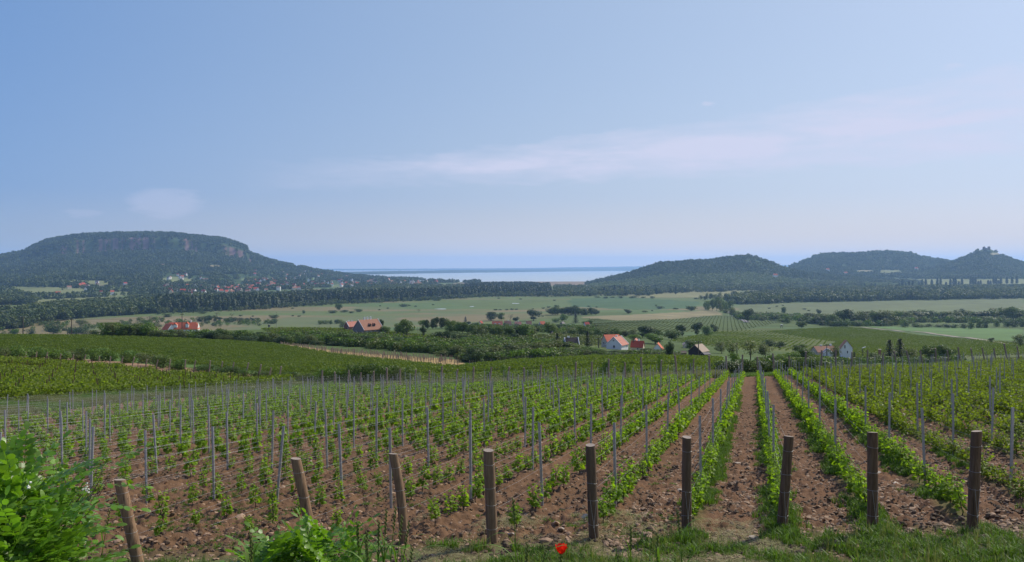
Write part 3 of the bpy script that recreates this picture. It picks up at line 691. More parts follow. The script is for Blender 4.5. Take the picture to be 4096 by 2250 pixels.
# ------------------------------------------------------------------ scattering of what nobody could count
def scatter(name, protos, P, rz, sc, idx=None, label=None, kind='stuff', tilt=None):
    P = np.asarray(P, dtype=np.float32); n = len(P)
    if n == 0: return None
    me = bpy.data.meshes.new(name); me.vertices.add(n); me.vertices.foreach_set('co', P.ravel())
    rot = np.zeros((n, 3), np.float32); rot[:, 2] = rz
    if tilt is not None: rot[:, :2] = tilt
    scl = np.asarray(sc, np.float32); scl = np.repeat(scl[:, None], 3, 1) if scl.ndim == 1 else scl
    idx = RNG.randint(0, len(protos), n) if idx is None else idx
    for nm, ty, dat in (('rot', 'FLOAT_VECTOR', rot), ('scl', 'FLOAT_VECTOR', scl)):
        at_ = me.attributes.new(nm, ty, 'POINT'); at_.data.foreach_set('vector', np.ascontiguousarray(dat, np.float32).ravel())
    at_ = me.attributes.new('idx', 'INT', 'POINT'); at_.data.foreach_set('value', idx.astype(np.int32))
    col = bpy.data.collections.new(name+'_pieces')
    for i, pm in enumerate(protos):
        o = bpy.data.objects.new(f'{name}_{i:02d}', pm); col.objects.link(o)
    o = link(name, me)
    ng = bpy.data.node_groups.new(name, 'GeometryNodeTree')
    ng.interface.new_socket('Geometry', in_out='INPUT', socket_type='NodeSocketGeometry'); ng.interface.new_socket('Geometry', in_out='OUTPUT', socket_type='NodeSocketGeometry')
    N = ng.nodes; L = ng.links; gi = N.new('NodeGroupInput'); go = N.new('NodeGroupOutput'); ip = N.new('GeometryNodeInstanceOnPoints'); ci = N.new('GeometryNodeCollectionInfo')
    ci.inputs['Collection'].default_value = col; ci.inputs['Separate Children'].default_value = True; ci.inputs['Reset Children'].default_value = True
    def attr(nm, ty):
        a_ = N.new('GeometryNodeInputNamedAttribute'); a_.data_type = ty; a_.inputs['Name'].default_value = nm; return a_.outputs[0]
    L.new(gi.outputs[0], ip.inputs['Points']); L.new(ci.outputs[0], ip.inputs['Instance']); ip.inputs['Pick Instance'].default_value = True
    L.new(attr('idx', 'INT'), ip.inputs['Instance Index']); L.new(attr('rot', 'FLOAT_VECTOR'), ip.inputs['Rotation']); L.new(attr('scl', 'FLOAT_VECTOR'), ip.inputs['Scale'])
    L.new(ip.outputs[0], go.inputs[0])
    md = o.modifiers.new('scatter', 'NODES'); md.node_group = ng
    tag(o, label, kind=kind); return o
def in_areas(X, Y, polys):
    r = np.zeros(X.shape, bool)
    for p in polys: r |= inpoly(X, Y, p)
    return r
def world_samples(n, X0, X1, y0, y1, power=1.0):
    """points spread evenly over the ground seen between two azimuths and two distances"""
    u = RNG.rand(n); y = np.sqrt(y0*y0+(y1*y1-y0*y0)*u) if power == 1 else y0*(y1/y0)**u
    X = RNG.uniform(X0, X1, n); return (X-CX)/F*y, y, X

# forests on the hills
def hill_forest(name, n, size, X0, X1, protos_key, label, keep=lambda X, Y, t: np.ones(len(X), bool), tmin=.02):
    q = HILLS[name]; f = np.array(q['foot'], float); X = RNG.uniform(X0, X1, n); t = tmin+(1.03-tmin)*RNG.rand(n)**.9
    yf = np.interp(X, f[:, 0], f[:, 1]); y = yf+(q['D']-yf)*t; x = (X-CX)/F*y; z = hill_z(name, x, y); Y = HZ-F*z/y
    cov = fbm(x/110, y/110, 17, 3); m = keep(X, Y, t) & (z > -88.5)
    x, y, z, X, Y, cov = (v[m] for v in (x, y, z, X, Y, cov)); s = size*RNG.uniform(.6, 1.3, len(x))*(.75+.6*cov)
    s3 = np.stack([s, s, s*RNG.uniform(.75, 1.15, len(s))], 1)
    return scatter(name+'_forest', FAR[protos_key], np.stack([x, y, z-1.5], 1), RNG.rand(len(x))*6.28, s3, label=label)
SCR = [far_tree(f'scrub_{i}', m_, .75, 0, 150, 80+i, leaf=.10) for i, m_ in enumerate(('tree_green', 'tree_olive', 'tree_green', 'tree_dark', 'tree_lime'))]
def th_keep(X, Y, t):
    n = fbm(X/9, Y/3, 23, 3); r = np.ones(len(X), bool)
    for cx_, cy_, a_, b_ in ((540, 672, 20, 5), (445, 704, 40, 6), (420, 668, 30, 3.5), (850, 722, 24, 4.5), (800, 702, 16, 3.5), (700, 690, 26, 3), (225, 712, 72, 6), (280, 722, 66, 5), (130, 735, 105, 12), (300, 740, 55, 6), (30, 725, 55, 4), (990, 700, 20, 3), (500, 725, 16, 3), (628, 703, 20, 4), (925, 690, 14, 2), (745, 672, 18, 2)):
        r &= ~((((X-cx_)/a_)**2+((Y-cy_)/b_)**2 < 1.0) & (n > .2))
    rk_ = fbm(X/7, t*5400/900, 12, 3); cliff = (t > .790) & (t < .848) & (X > 165) & (X < 500) & (rk_ > .49)
    cliff |= (t > .79) & (t < .845) & (X > 560) & (X < 632) & (rk_ > .48)
    village = (X > 400) & (X < 1180) & (t > .12) & (t < .62) & (n > .42) & (Y > 690)
    return r & ~cliff & ~village
hill_forest('table_hill', 44000, 15, -150, 1210, 'forest', 'dense dark forest covering the slopes of the flat topped hill on the left', th_keep)
hill_forest('wooded_hill', 15000, 11, 1470, 2330, 'forest', 'dark wood on the upper slope of the middle hill beside the lake', lambda X, Y, t: (t > .60+.08*(fbm(X/60, Y/20, 3, 2)-.5)))
hill_forest('wooded_hill', 14000, 9, 1440, 2330, 'lightforest', 'paler green wood on the lower slope of the middle hill', lambda X, Y, t: t <= .62)
hill_forest('rounded_hill', 17000, 14, 1920, 2700, 'forest', 'dark forest over the long rounded hill on the right', lambda X, Y, t: ~in_areas(X, Y, [[(2155, 681), (2200, 679), (2198, 688), (2150, 688)], [(2215, 680), (2265, 680), (2270, 690), (2212, 690)]]) & ((t > .25) & ~((Y > 702) & (X > 2060))))
hill_forest('castle_hill', 14000, 12, 2200, 2800, 'forest', 'dark forest around the steep hill with the castle ruin', lambda X, Y, t: (((X-2505)/16)**2+((Y-640)/4)**2 > 1) & ~((np.abs(X-2482) < 20) & (t > .93)) & (t > .12) & ~((Y > 702) & (X > 2060)))
# woods on the plain: each a polygon of the photograph in which tree feet stand
def wood(name, key, polys, n, X0, X1, y0, y1, h, label, hv=.3):
    x, y, X = world_samples(n, X0, X1, y0, y1); z = height(x, y); Y = HZ-F*z/y
    m = in_areas(X+(fbm(x/40, y/40, 3, 2)-.5)*8, Y+(fbm(x/60, y/60, 4, 2)-.5)*2.5, polys)
    x, y, z = x[m], y[m], z[m]; s = h*RNG.uniform(1-hv, 1+hv, len(x))*(.8+.4*fbm(x/70, y/70, 9, 2)); s3 = np.stack([s, s, s], 1)
    return scatter(name, FAR[key], np.stack([x, y, z-.5], 1), RNG.rand(len(x))*6.28, s3, label=label)
wood('poplar_wood', 'poplar', [[(395, 789), (640, 778), (820, 765), (1020, 757), (1200, 747), (1385, 742), (1385, 737), (1200, 741), (1020, 750), (820, 757), (640, 768), (395, 776)]], 26000, 390, 1390, 1400, 2800, 23, 'long dark belt of tall poplars crossing the valley below the flat topped hill', .26)
wood('belt_edge', 'wood', [[(395, 792), (640, 781), (820, 768), (1020, 760), (1200, 749), (1385, 744), (1385, 742), (1200, 747), (1020, 757), (820, 765), (640, 778), (395, 788)]], 9000, 390, 1390, 1400, 2500, 8, 'low leafy trees along the foot of the poplar belt', .5)
wood('left_wood', 'wood', [[(-80, 838), (60, 826), (100, 812), (260, 797), (400, 789), (520, 772), (520, 762), (400, 764), (330, 762), (120, 778), (60, 795), (-80, 800)], [(-80, 770), (60, 768), (90, 762), (-80, 755)]], 16000, -200, 530, 1050, 2300, 15, 'broad mass of leafy trees in the valley at the left', .35)
wood('middle_wood', 'wood', [[(330, 760), (600, 757), (860, 752), (1000, 741), (1200, 733), (1200, 722), (1000, 722), (800, 738), (600, 745), (330, 750)]], 15000, 300, 1210, 1800, 4300, 13, 'trees between the poplar belt and the village under the hill', .3)
wood('shore_wood', 'wood', [[(1200, 747), (1390, 747), (1560, 745), (1640, 744), (1640, 736), (1400, 737), (1385, 742), (1200, 742)], [(1395, 722), (1500, 725), (1500, 737), (1395, 738)]], 7000, 1190, 1650, 2000, 4200, 13, 'pale and dark trees at the far edge of the open meadow', .3)
wood('far_poplar_wood', 'poplar', [[(1170, 731), (1382, 731), (1382, 723), (1290, 722), (1170, 726)]], 5000, 1160, 1390, 2500, 3900, 22, 'dense block of tall poplars in front of the lake', .1)
wood('foothill_wood', 'wood', [[(1480, 742), (1640, 741), (1850, 733), (2070, 725), (2170, 722), (2170, 716), (1850, 722), (1600, 728), (1500, 730)]], 10000, 1470, 2180, 2300, 4100, 14, 'trees along the foot of the middle hill', .4)
wood('right_wood', 'wood', [[(1830, 768), (2000, 762), (2250, 757), (2576, 752), (2700, 752), (2700, 728), (2576, 724), (2250, 730), (2050, 733), (1950, 740), (1850, 752)]], 19000, 1820, 2720, 1500, 3200, 15, 'wide band of mixed woodland crossing the plain on the right', .35)

def scrub(name, polys, n, X0, X1, y0, y1, h, label, thr=.42):
    x, y, X = world_samples(n, X0, X1, y0, y1); z = land(x, y); Y = HZ-F*z/y
    m = in_areas(X, Y, polys) & (fbm(x/9, y/9, 33, 3) > thr); x, y, z = x[m], y[m], z[m]; s = h*RNG.uniform(.5, 1.4, len(x))
    return scatter(name, SCR, np.stack([x, y, z-.2], 1), RNG.rand(len(x))*6.28, s, label=label)
scrub('thicket_scrub', [[(1165, 862), (1445, 858), (1445, 908), (1165, 918)]], 4200, 1160, 1450, 212, 345, 2.2, 'tangled scrub filling the thicket right of the tan strip', .40)
scrub('garden_scrub', [[(1440, 894), (1680, 896), (1690, 907), (1440, 909)]], 1100, 1435, 1700, 215, 262, 1.5, 'bushes and rough growth in the gardens below the houses', .45)
scrub('right_scrub', [[(1900, 908), (2100, 908), (2420, 903), (2420, 915), (1900, 922)]], 1300, 1895, 2425, 112, 250, 1.3, 'rough growth between the gardens on the right', .44)
scrub('village_scrub', [[(1130, 822), (1340, 824), (1500, 822), (1500, 838), (1420, 846), (1300, 850), (1120, 838)]], 2600, 1115, 1505, 480, 900, 2.6, 'undergrowth among the houses of the village', .52)
scrub('hedge_scrub', [[(700, 846), (950, 852), (1165, 876), (1165, 896), (1000, 884), (840, 870), (700, 856)]], 5200, 690, 1170, 235, 420, 2.6, 'scrub along the hedge behind the hillside vineyard', .42)
scrub('plain_scrub', [[(1850, 796), (2000, 797), (2150, 812), (2300, 803), (2640, 804), (2640, 815), (2320, 812), (2240, 821), (2100, 823), (1990, 806), (1855, 806)]], 9000, 1845, 2650, 850, 1500, 6.0, 'scrub joining the long tree line on the right plain', .42)
scrub('meadow_scrub', [[(270, 806), (700, 806), (700, 822), (270, 826)], [(0, 818), (280, 815), (280, 840), (0, 842)]], 5000, -20, 710, 800, 1600, 5.0, 'patches of scrub on the meadow behind the hedge', .60)
# ------------------------------------------------------------------ the trellised vineyard
def rowx(k, y): return K0+KS*k+KD*y
def row_end(k):
    y = 20.0
    for _ in range(2600):
        x = rowx(k, y); X = CX+F*x/y
        if y > far_edge(X): return y
        y += .05
    return y
def row_start(k): return 14.9 if k > -9 else 15.5
ROWS = list(range(-52, 40))
POSTK = [2, 1, 0, -1, -2, -3, -4, -5, -7]                        # rows whose thick end post stands in the picture
def row_phrase(k):
    if k in POSTK: return f'row of {ordinal(POSTK.index(k)+1)} thick post from right' if POSTK.index(k) else 'row of rightmost thick post'
    if k == -6: return 'row between two leftmost thick posts'
    if k < -7: return f'{ordinal(-7-k)} row left of leftmost thick post'
    return f'{ordinal(k-2)} row right of last thick post'
def post_mesh(rng, r, h, lean, bow=.0, nm='post', seg=14, taper=.92):
    """a round stake with an uneven skin, top face of its own material"""
    mb = MB(); n = 12; rings = []; ph = rng.rand(6)*6.28
    for i in range(n+1):
        t = i/n; z = -.35+(h+.35)*t; tt = max(0, z/h); cx = lean*tt+bow*math.sin(math.pi*tt); rr = r*(1-(1-taper)*tt)*(1+.02*math.sin(t*17+ph[0]))
        rings.append([(cx+math.cos(a)*rr*(1+.035*math.sin(2*a+ph[1]+t*2)+.02*math.sin(5*a+ph[2])), math.sin(a)*rr*(1+.03*math.sin(3*a+ph[3])), z+(0 if i < n else .012*math.cos(a+ph[4]))) for a in [k*6.2832/seg for k in range(seg)]])
    vs = [p for q in rings for p in q]; fs = [(i*seg+k, i*seg+(k+1) % seg, (i+1)*seg+(k+1) % seg, (i+1)*seg+k) for i in range(n) for k in range(seg)]
    mb.add(vs, fs, 0, True); tp = rings[-1]; c = (sum(p[0] for p in tp)/seg, sum(p[1] for p in tp)/seg, h-.004)
    mb.add(list(tp)+[c], [(k, (k+1) % seg, seg) for k in range(seg)], 1)
    return mb
def ring_mesh(r, z, lean_x, wob, tilt_):
    mb = MB(); pts = [(lean_x+math.cos(a)*(r+.004), math.sin(a)*(r+.004), z+math.cos(a+tilt_)*wob) for a in [k*6.2832/16 for k in range(17)]]
    mb.tube(pts, .0022, 4, cap=False); return mb
POSTS = {-7: (350, 1427, 301, 1207, .105, 'thick reddish brown post leaning left beside the big locust bush'),
 -5: (789, 1388, 744, 1154, .104, 'warm brown cracked post leaning left behind the small locust bush'),
 -4: (1016, 1372, 989, 1142, .092, 'slightly bent brown post leaning left, right of the small locust bush'),
 -3: (1239, 1368, 1229, 1133, .105, 'upright weathered post with dark cracks between the bent post and the poppy'),
 -2: (1494, 1360, 1485, 1120, .098, 'upright orange brown post just right of the red poppy'),
 -1: (1727, 1340, 1728, 1100, .096, 'dark brown upright post in long green grass at the left of the bare lane'),
 0: (1967, 1335, 1985, 1098, .096, 'dark post leaning right at the right side of the bare lane'),
 1: (2195, 1337, 2195, 1088, .098, 'upright brown post, second thick post from the right edge'),
 2: (2446, 1332, 2457, 1085, .098, 'thick brown post nearest the right edge of the picture')}
POSTAT = {}
for k, (bx_, by_, tx_, ty_, r, lab) in POSTS.items():
    y = -PH/((by_-HZ)/F+PB+PA*(bx_-CX)/F); x = (bx_-CX)/F*y; z = sz(x, y); h = (HZ-ty_)/F*y-z; lean = (tx_-bx_)/F*y
    rng = np.random.RandomState(50+k); t = empty('vineyard_post', (x, y, z)); POSTAT[k] = (x, y, z, h, lean, r)
    tag(t, lab, 'post', 'thick wooden end posts of the vine rows')
    bow = .045 if k == -4 else (.012 if k == -5 else .0)
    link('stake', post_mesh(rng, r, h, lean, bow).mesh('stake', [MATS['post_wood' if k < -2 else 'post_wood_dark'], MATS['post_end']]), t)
    for zz_ in (.16, .42, .60, .86):
        q = h*(1-zz_)+.02
        if rng.rand() < .85: link('wire_tie', ring_mesh(r*(.92+.08*zz_), q, lean*q/h+bow*math.sin(math.pi*q/h), .012*rng.rand()+.004, rng.rand()*6).mesh('wire_tie', [MATS['wire']]), t)
    if k in (0, 1, -1, 2, -2):       # guy wire down the face of the post
        mb = MB(); mb.tube([(lean*.45-r*.5, -r-.01, h*.42), (lean*.18, -r-.035, h*.14), (.03, -r-.05, -.02)], .003, 4); mb.tube([(lean*.45+r*.75, -r*.8, h*.45), (lean*.18, -r-.035, h*.14)], .003, 4)
        mb.box((lean*.18, -r-.04, h*.14), (.022, .012, .022), mi=0); link('guy_wire', mb.mesh('guy_wire', [MATS['wire']]), t)

# galvanised intermediate stakes: an open C section with punched notches
def stake_mesh(lod=0):
    mb = MB(); h = 1.9
    if lod:
        mb.box((0, 0, h/2-.1), (.052, .03, h+.2)); return mb.mesh('metal_stake_far', [MATS['galvanised']])
    w_, d_, th = .056, .036, .0035
    prof = [(-w_/2, d_/2), (-w_/2, -d_/2), (w_/2, -d_/2), (w_/2, d_/2), (w_/2-.012, d_/2), (w_/2-.012, d_/2-th), (w_/2-th, d_/2-th), (w_/2-th, -d_/2+th), (-w_/2+th, -d_/2+th), (-w_/2+th, d_/2-th), (-w_/2+.012, d_/2-th), (-w_/2+.012, d_/2)]
    n = len(prof); vs = [(x, y, z) for z in (-.25, h) for x, y in prof]
    mb.add(vs, [(i, (i+1) % n, n+(i+1) % n, n+i) for i in range(n)]); mb.add([(x, y, h) for x, y in prof], [(0, 1, 2, 3, 4, 5, 6, 7, 8, 9, 10, 11)])
    for i in range(14):
        for s in (-1, 1): mb.box((s*(w_/2+.003), 0, .35+i*.11), (.006, .012, .014))
    return mb.mesh('metal_stake', [MATS['galvanised']])
ST0, ST1 = stake_mesh(0), stake_mesh(1)
FIRST = {-1: 18.9, -2: 17.47, -3: 18.15, -4: 18.57, -5: 18.4, -6: 19.66, -7: 19.94, -8: 20.25, -9: 20.34, 0: 21.6, 1: 22.6, 2: 19.0, 3: 18.2, 4: 20.5}
LEANS = {(-9, 0): -.035, (-8, 0): -.02, (-7, 0): .09, (-6, 0): -.045, (-4, 0): -.01, (-3, 0): -.04, (-2, 0): -.012, (-1, 0): -.015}
stk = []
for k in ROWS:
    e = row_end(k); y = FIRST.get(k, 18.0+RNG.rand()*3.5); i = 0
    while y < e-2.0:
        X = CX+F*rowx(k, y)/y
        if -60 < X < 2640: stk.append((y, k, i, X))
        i += 1; y += 5.35+RNG.uniform(-.25, .25)
stk.sort(); first_i = {}
PS = {}
far_stk = MB()
for n_, (y, k, i, X) in enumerate(stk):
    x = rowx(k, y); z = sz(x, y); lean = LEANS.get((k, i), RNG.normal()*.022); ly = RNG.normal()*.015; PS.setdefault(k, []).append((x, y, z, lean))
    if n_ < 290:
        j = first_i.get(k, 0)+1; first_i[k] = j
        o = link('metal_stake', ST0 if y < 34 else ST1); o.location = (x, y, z); o.rotation_euler = (ly, lean, -.3+RNG.normal()*.15)
        tag(o, f'metal stake {ordinal(j)} from near end, {row_phrase(k)}', 'stake', 'galvanised stakes along the vine rows')
    else:
        M = Matrix.Rotation(lean, 3, 'Y'); far_stk.box((x+lean*.9, y, z+.88), (.05, .03, 1.95), rz=-.3, tilt=M)
o = far_stk.build('metal_stakes_beyond', MATS['galvanised']); tag(o, 'grey metal stakes of the rows too far off to pick apart', kind='stuff')
# wooden posts at the far ends of the rows
OLD = [post_mesh(np.random.RandomState(300+i), .092, 1.95, 0, .02*(i-1), seg=8).mesh('old_stake', [MATS['old_post'], MATS['post_end']]) for i in range(3)]
fe = []
for k in ROWS:
    y = row_end(k); x = rowx(k, y); X = CX+F*x/y
    if 690 < X < 2620: fe.append((X, x, y, k))
fe.sort()
for j, (X, x, y, k) in enumerate(fe):
    o = link('row_end_post', OLD[j % 3]); o.location = (x, y+.3, sz(x, y)); s = RNG.uniform(.95, 1.22); o.scale = (s, s, s*(1+.12*(X > 1500)))
    ln = RNG.normal()*.05 - (.16 if X > 2240 else 0) + (.06 if X < 1300 else 0); o.rotation_euler = (RNG.normal()*.04, ln, RNG.rand()*6)
    o.rotation_euler = Euler((RNG.normal()*.04, ln, 0)); 
    tag(o, f'weathered wooden post ending the vine rows, {ordinal(j+1)} of them from the left', 'post', 'wooden posts closing the far ends of the rows')
# wires: near rows one object each wire, the rest as one mass
def wire_pts(k, hgt, y0):
    pts = [] ; L = PS.get(k, [])
    if k in POSTAT:
        x, y, z, h, ln, r = POSTAT[k]; pts.append((x+ln*hgt/h, y+r, z+min(hgt, h-.06)))
    else:
        y = y0; x = rowx(k, y); pts.append((x, y, sz(x, y)+hgt*.9))
    for x, y, z, ln in L:
        if y > pts[-1][1]+.5: pts.append((x+ln*hgt, y-.02, z+hgt))
    e = row_end(k); x = rowx(k, e); pts.append((x, e, sz(x, e)+hgt)); return pts
WH = (.55, .85, 1.15, 1.42, 1.70); farw = MB(); WN = ['lowest', 'second lowest', 'middle', 'second highest', 'highest']
for k in ROWS:
    if not PS.get(k): continue
    for wi, hgt in enumerate(WH):
        pts = []
        P = wire_pts(k, hgt, row_start(k))
        for a, b in zip(P[:-1], P[1:]):
            pts.append(a); pts.append(tuple((a[i]+b[i])/2-(.025 if i == 2 else 0) for i in range(3)))
        pts.append(P[-1])
        if -11 <= k <= 4:
            mb = MB(); mb.tube(pts, .0015, 3, cap=False); o = mb.build('trellis_wire', MATS['wire'])
            tag(o, f'{WN[wi]} trellis wire of the {row_phrase(k)}', 'wire', 'trellis wires strung along the rows')
        else: farw.tube(pts, .0017, 3, cap=False)
o = farw.build('trellis_wires_beyond', MATS['wire']); tag(o, 'thin trellis wires of the outer vine rows', kind='stuff')

# ---- vines
def vine_leaf(rng, s):
    """five-lobed leaf, folded along the midrib; stalk at the origin, pointing along +x"""
    ang = [180, 140, 112, 80, 58, 30, 0, -30, -58, -80, -112, -140]; rad = [.18, .55, .48, .72, .50, .72, 1.0, .72, .50, .72, .48, .55]
    p = [(.35+math.cos(R(a))*r*.62, math.sin(R(a))*r*.72) for a, r in zip(ang, rad)]
    V = [(a*s, b*s, (-abs(b)*.25-.12*a*a+rng.uniform(-.03, .03))*s) for a, b in p]; V.append((.35*s, 0, .03*s)); return V
def leaves_array(rng, C_, D_, S_):
    Vs = []; n = 13
    for c, d, s in zip(C_, D_, S_):
        v = np.array(vine_leaf(rng, s)); dx = d/np.linalg.norm(d); up = rng.normal(size=3)*.45+np.array((0, -.25, .75)); ay = np.cross(up, dx); ay /= np.linalg.norm(ay); az = np.cross(dx, ay)
        Vs.append(c+v[:, :1]*dx+v[:, 1:2]*ay+v[:, 2:]*az)
    V = np.concatenate(Vs); b = (np.arange(len(C_))*n)[:, None, None]; t = np.array([(i, (i+1) % 12, 12) for i in range(12)])[None]
    return V, (b+t).reshape(-1, 3)
def make_vine(seed, h, wd, nl, lush, leaf, lod=0):
    rng = np.random.RandomState(seed); mb = MB(); th = rng.uniform(.12, .24)*(.8 if lush else 1)
    mb.tube([(0, 0, -.05), (rng.uniform(-.03, .03), rng.uniform(-.03, .03), th*.5), (0, 0, th)], [.016, .012, .011], 5)
    Cc, Dd, Ss = [], [], []; ns = 3 if not lush else 5
    for q in range(ns):
        a = rng.rand()*6.28; e = np.array((math.cos(a)*wd*.5*(1.6 if lush else .8), math.sin(a)*wd*.35, h*rng.uniform(.72, 1.03))); mid = np.array((e[0]*.6, e[1]*.6, th+(e[2]-th)*.5)); b0 = np.array((0, 0, th))
        mb.tube([b0, mid, e], [.007, .005, .002], 4)
        for j in range(nl//ns):
            t = (j+rng.rand())/(nl/ns); c = (1-t)**2*b0+2*t*(1-t)*mid+t*t*e if True else 0
            a2 = rng.rand()*6.28; d = np.array((math.cos(a2), math.sin(a2), rng.uniform(-.7, .25))); pet = rng.uniform(.02, .085)*(wd/.25)
            s = leaf*(1.15-.55*t)*rng.uniform(.7, 1.2); c = c+d*pet; c[2] = max(c[2], .07); Cc.append(c); Dd.append(d); Ss.append(s)
    C_, D_, S_ = np.array(Cc), np.array(Dd), np.array(Ss)
    if lod: V, Fq = quads(C_+D_*S_[:, None]*.4, D_*.4+rng.normal(size=D_.shape)*.5+np.array((0, 0, .5)), S_*.56, rng, .95)
    else: V, Fq = leaves_array(rng, C_, D_, S_)
    return mb, V, Fq
def vine_set(pref, n, lod, **kw):
    out_ = []
    for i in range(n):
        mb, V, Fq = make_vine(900+i*3+len(pref), lod=lod, **kw); lm = np_mesh(f'{pref}_leaves', V, Fq, MATS['vine_leaf_rich' if kw['lush'] else 'vine_leaf']); out_.append((mb.mesh(f'{pref}_stem', [MATS['vine_wood']]), lm))
    return out_
YOUNG = vine_set('young_vine', 9, 0, h=.70, wd=.26, nl=84, lush=False, leaf=.112)
LUSH = vine_set('lush_vine', 6, 0, h=.68, wd=.46, nl=120, lush=True, leaf=.105)
def joined(st, lf):
    """stem and leaves as one mesh for the far vines"""
    v1 = np.array([v.co for v in st.vertices]); f1 = [tuple(p.vertices) for p in st.polygons]; v2 = np.array([v.co for v in lf.vertices]); o = len(v1)
    f2 = [tuple(i+o for i in p.vertices) for p in lf.polygons]; me = bpy.data.meshes.new('vine_far'); me.from_pydata([tuple(a) for a in np.concatenate([v1, v2])], [], f1+f2)
    me.materials.append(MATS['vine_wood']); me.materials.append(lf.materials[0]); me.polygons.foreach_set('material_index', [0]*len(f1)+[1]*len(f2)); me.update(); return me
YF = [joined(*q) for q in vine_set('young_vine_far', 6, 1, h=.72, wd=.30, nl=70, lush=False, leaf=.125)]
LF = [joined(*q) for q in vine_set('lush_vine_far', 6, 1, h=.80, wd=.62, nl=110, lush=True, leaf=.12)]
vines = []
for k in ROWS:
    e = row_end(k); y = row_start(k)+.7+RNG.rand()*.8; j = 0
    lush = k >= 3
    while y < e-.8:
        x = rowx(k, y)+RNG.normal()*.04; X = CX+F*x/y
        if -120 < X < 2700:
            if RNG.rand() > (.10 if k < -1 else .03):
                sml = RNG.uniform(.72, 1.22)
                if k < -5 and y < 22: sml *= .9
                vines.append((y, x, k, lush, sml))
        dens = .92 if k <= -3 else (.55 if k < 3 else .72)
        if -9 < k <= -3: dens = .92 if y < 26 else .72
        y += dens*RNG.uniform(.8, 1.2)
vines.sort(); cnt = {}; FP = {0: [[], [], []], 1: [[], [], []]}
for n_, (y, x, k, lush, s) in enumerate(vines):
    z = sz(x, y); X = CX+F*x/y
    if n_ < 285:
        cnt[k] = cnt.get(k, 0)+1; st, lf = (LUSH if lush else YOUNG)[RNG.randint(6 if lush else 9)]
        t = empty('grape_vine', (x, y, z-.02), -.3+RNG.normal()*.5+(3.14 if RNG.rand() < .5 else 0), (s, s, s*RNG.uniform(.88, 1.12)))
        link('stem', st, t); tag(link('leaves', lf, t), kind='stuff')
        w_ = 'bushy vine' if lush else ('tall young vine' if s > 1.08 else ('small young vine' if s < .85 else 'young vine'))
        tag(t, f'{w_} {ordinal(cnt[k])} from near end, {row_phrase(k)}', 'vine', 'vines planted along the trellised rows')
    else:
        q = FP[int(lush)]; q[0].append((x, y, z-.02)); q[1].append(-.3+RNG.normal()*.5); q[2].append(s*(1.12 if not lush else 1.15))
scatter('young_vines_beyond', YF, FP[0][0], FP[0][1], FP[0][2], label='green young vines of the rows further down the slope')
scatter('bushy_vines_beyond', LF, FP[1][0], FP[1][1], FP[1][2], label='yellow green bushy vines filling the right side of the vineyard')

# ---- grass tufts, straw, stones and clods
def tuft(nm, mat, n, h, spread, w_=.006, bend=.5, seed=0, flat=False):
    rng = np.random.RandomState(seed); Vs = []; Fs = []; o = 0
    for i in range(n):
        a = rng.rand()*6.28; r = spread*math.sqrt(rng.rand()); b = np.array((math.cos(a)*r, math.sin(a)*r, 0 if not flat else rng.uniform(.005, .03))); a2 = rng.rand()*6.28; L = h*rng.uniform(.5, 1.15)
        d = np.array((math.cos(a2), math.sin(a2), 0)); s = np.array((-d[1], d[0], 0))*w_; bb = bend*rng.uniform(.3, 1.4)
        up = np.array((0, 0, 1 if not flat else .08))
        p1 = b+up*L*.55+d*L*bb*.25; p2 = b+up*L*(.95-bb*.25)+d*L*bb*.8
        if flat: p1 = b+d*L*.5+up*.02; p2 = b+d*L+rng.normal(size=3)*.02
        Vs += [b-s, b+s, p1+s*.8, p1-s*.8, p2+s*.12, p2-s*.12]; Fs += [(o, o+1, o+2, o+3), (o+3, o+2, o+4, o+5)]; o += 6
    return np_mesh(nm, np.array(Vs), np.array(Fs), MATS[mat])
GT = [tuft(f'grass_tuft_{i}', 'grass_blade', 26, .20, .13, .0075, .6, 400+i) for i in range(4)]
GS = [tuft(f'weed_tuft_{i}', 'grass_blade', 34, .11, .14, .0095, .8, 410+i) for i in range(3)]
GL = [tuft(f'long_grass_{i}', 'pale_grass', 30, .62, .22, .008, .5, 420+i) for i in range(4)]
GG = [tuft(f'green_long_grass_{i}', 'grass_blade', 26, .5, .2, .009, .6, 430+i) for i in range(3)]
DS = [tuft(f'straw_{i}', 'dry_grass', 20, .22, .20, .0035, .8, 440+i, True) for i in range(3)]
def pts_on(x, y, dz=-.01): return np.stack([x, y, soil_z(x, y)+dz], 1)
# weeds under the right-hand rows
P = []; S = []
for k in range(-1, 12):
    n = 2600 if k < 4 else 900; y = RNG.uniform(14.4, 60, n)**1.0; y = 14.4+(y-14.4)*RNG.rand(n)**.5 if k < 4 else y
    wid = .17 if k > -1 else .16; x = rowx(k, y)+RNG.normal(size=n)*wid+(.10 if k == -1 else 0)
    m = fbm(x*.6+k*3, y*.45, 55+k, 3) > {(-1): .34, 0: .40, 1: .40, 2: .44, 3: .5}.get(k, .55)
    m &= y < row_end(k); P.append(np.stack([x[m], y[m]], 1)); S.append(RNG.uniform(.5, 1.1, m.sum())*(1.0 if k <= 2 else .8))
P = np.concatenate(P); S = np.concatenate(S)
scatter('weeds_under_rows', GT+GS, pts_on(P[:, 0], P[:, 1]), RNG.rand(len(P))*6.28, S, label='bright green grass and weeds growing under the vine rows on the right')
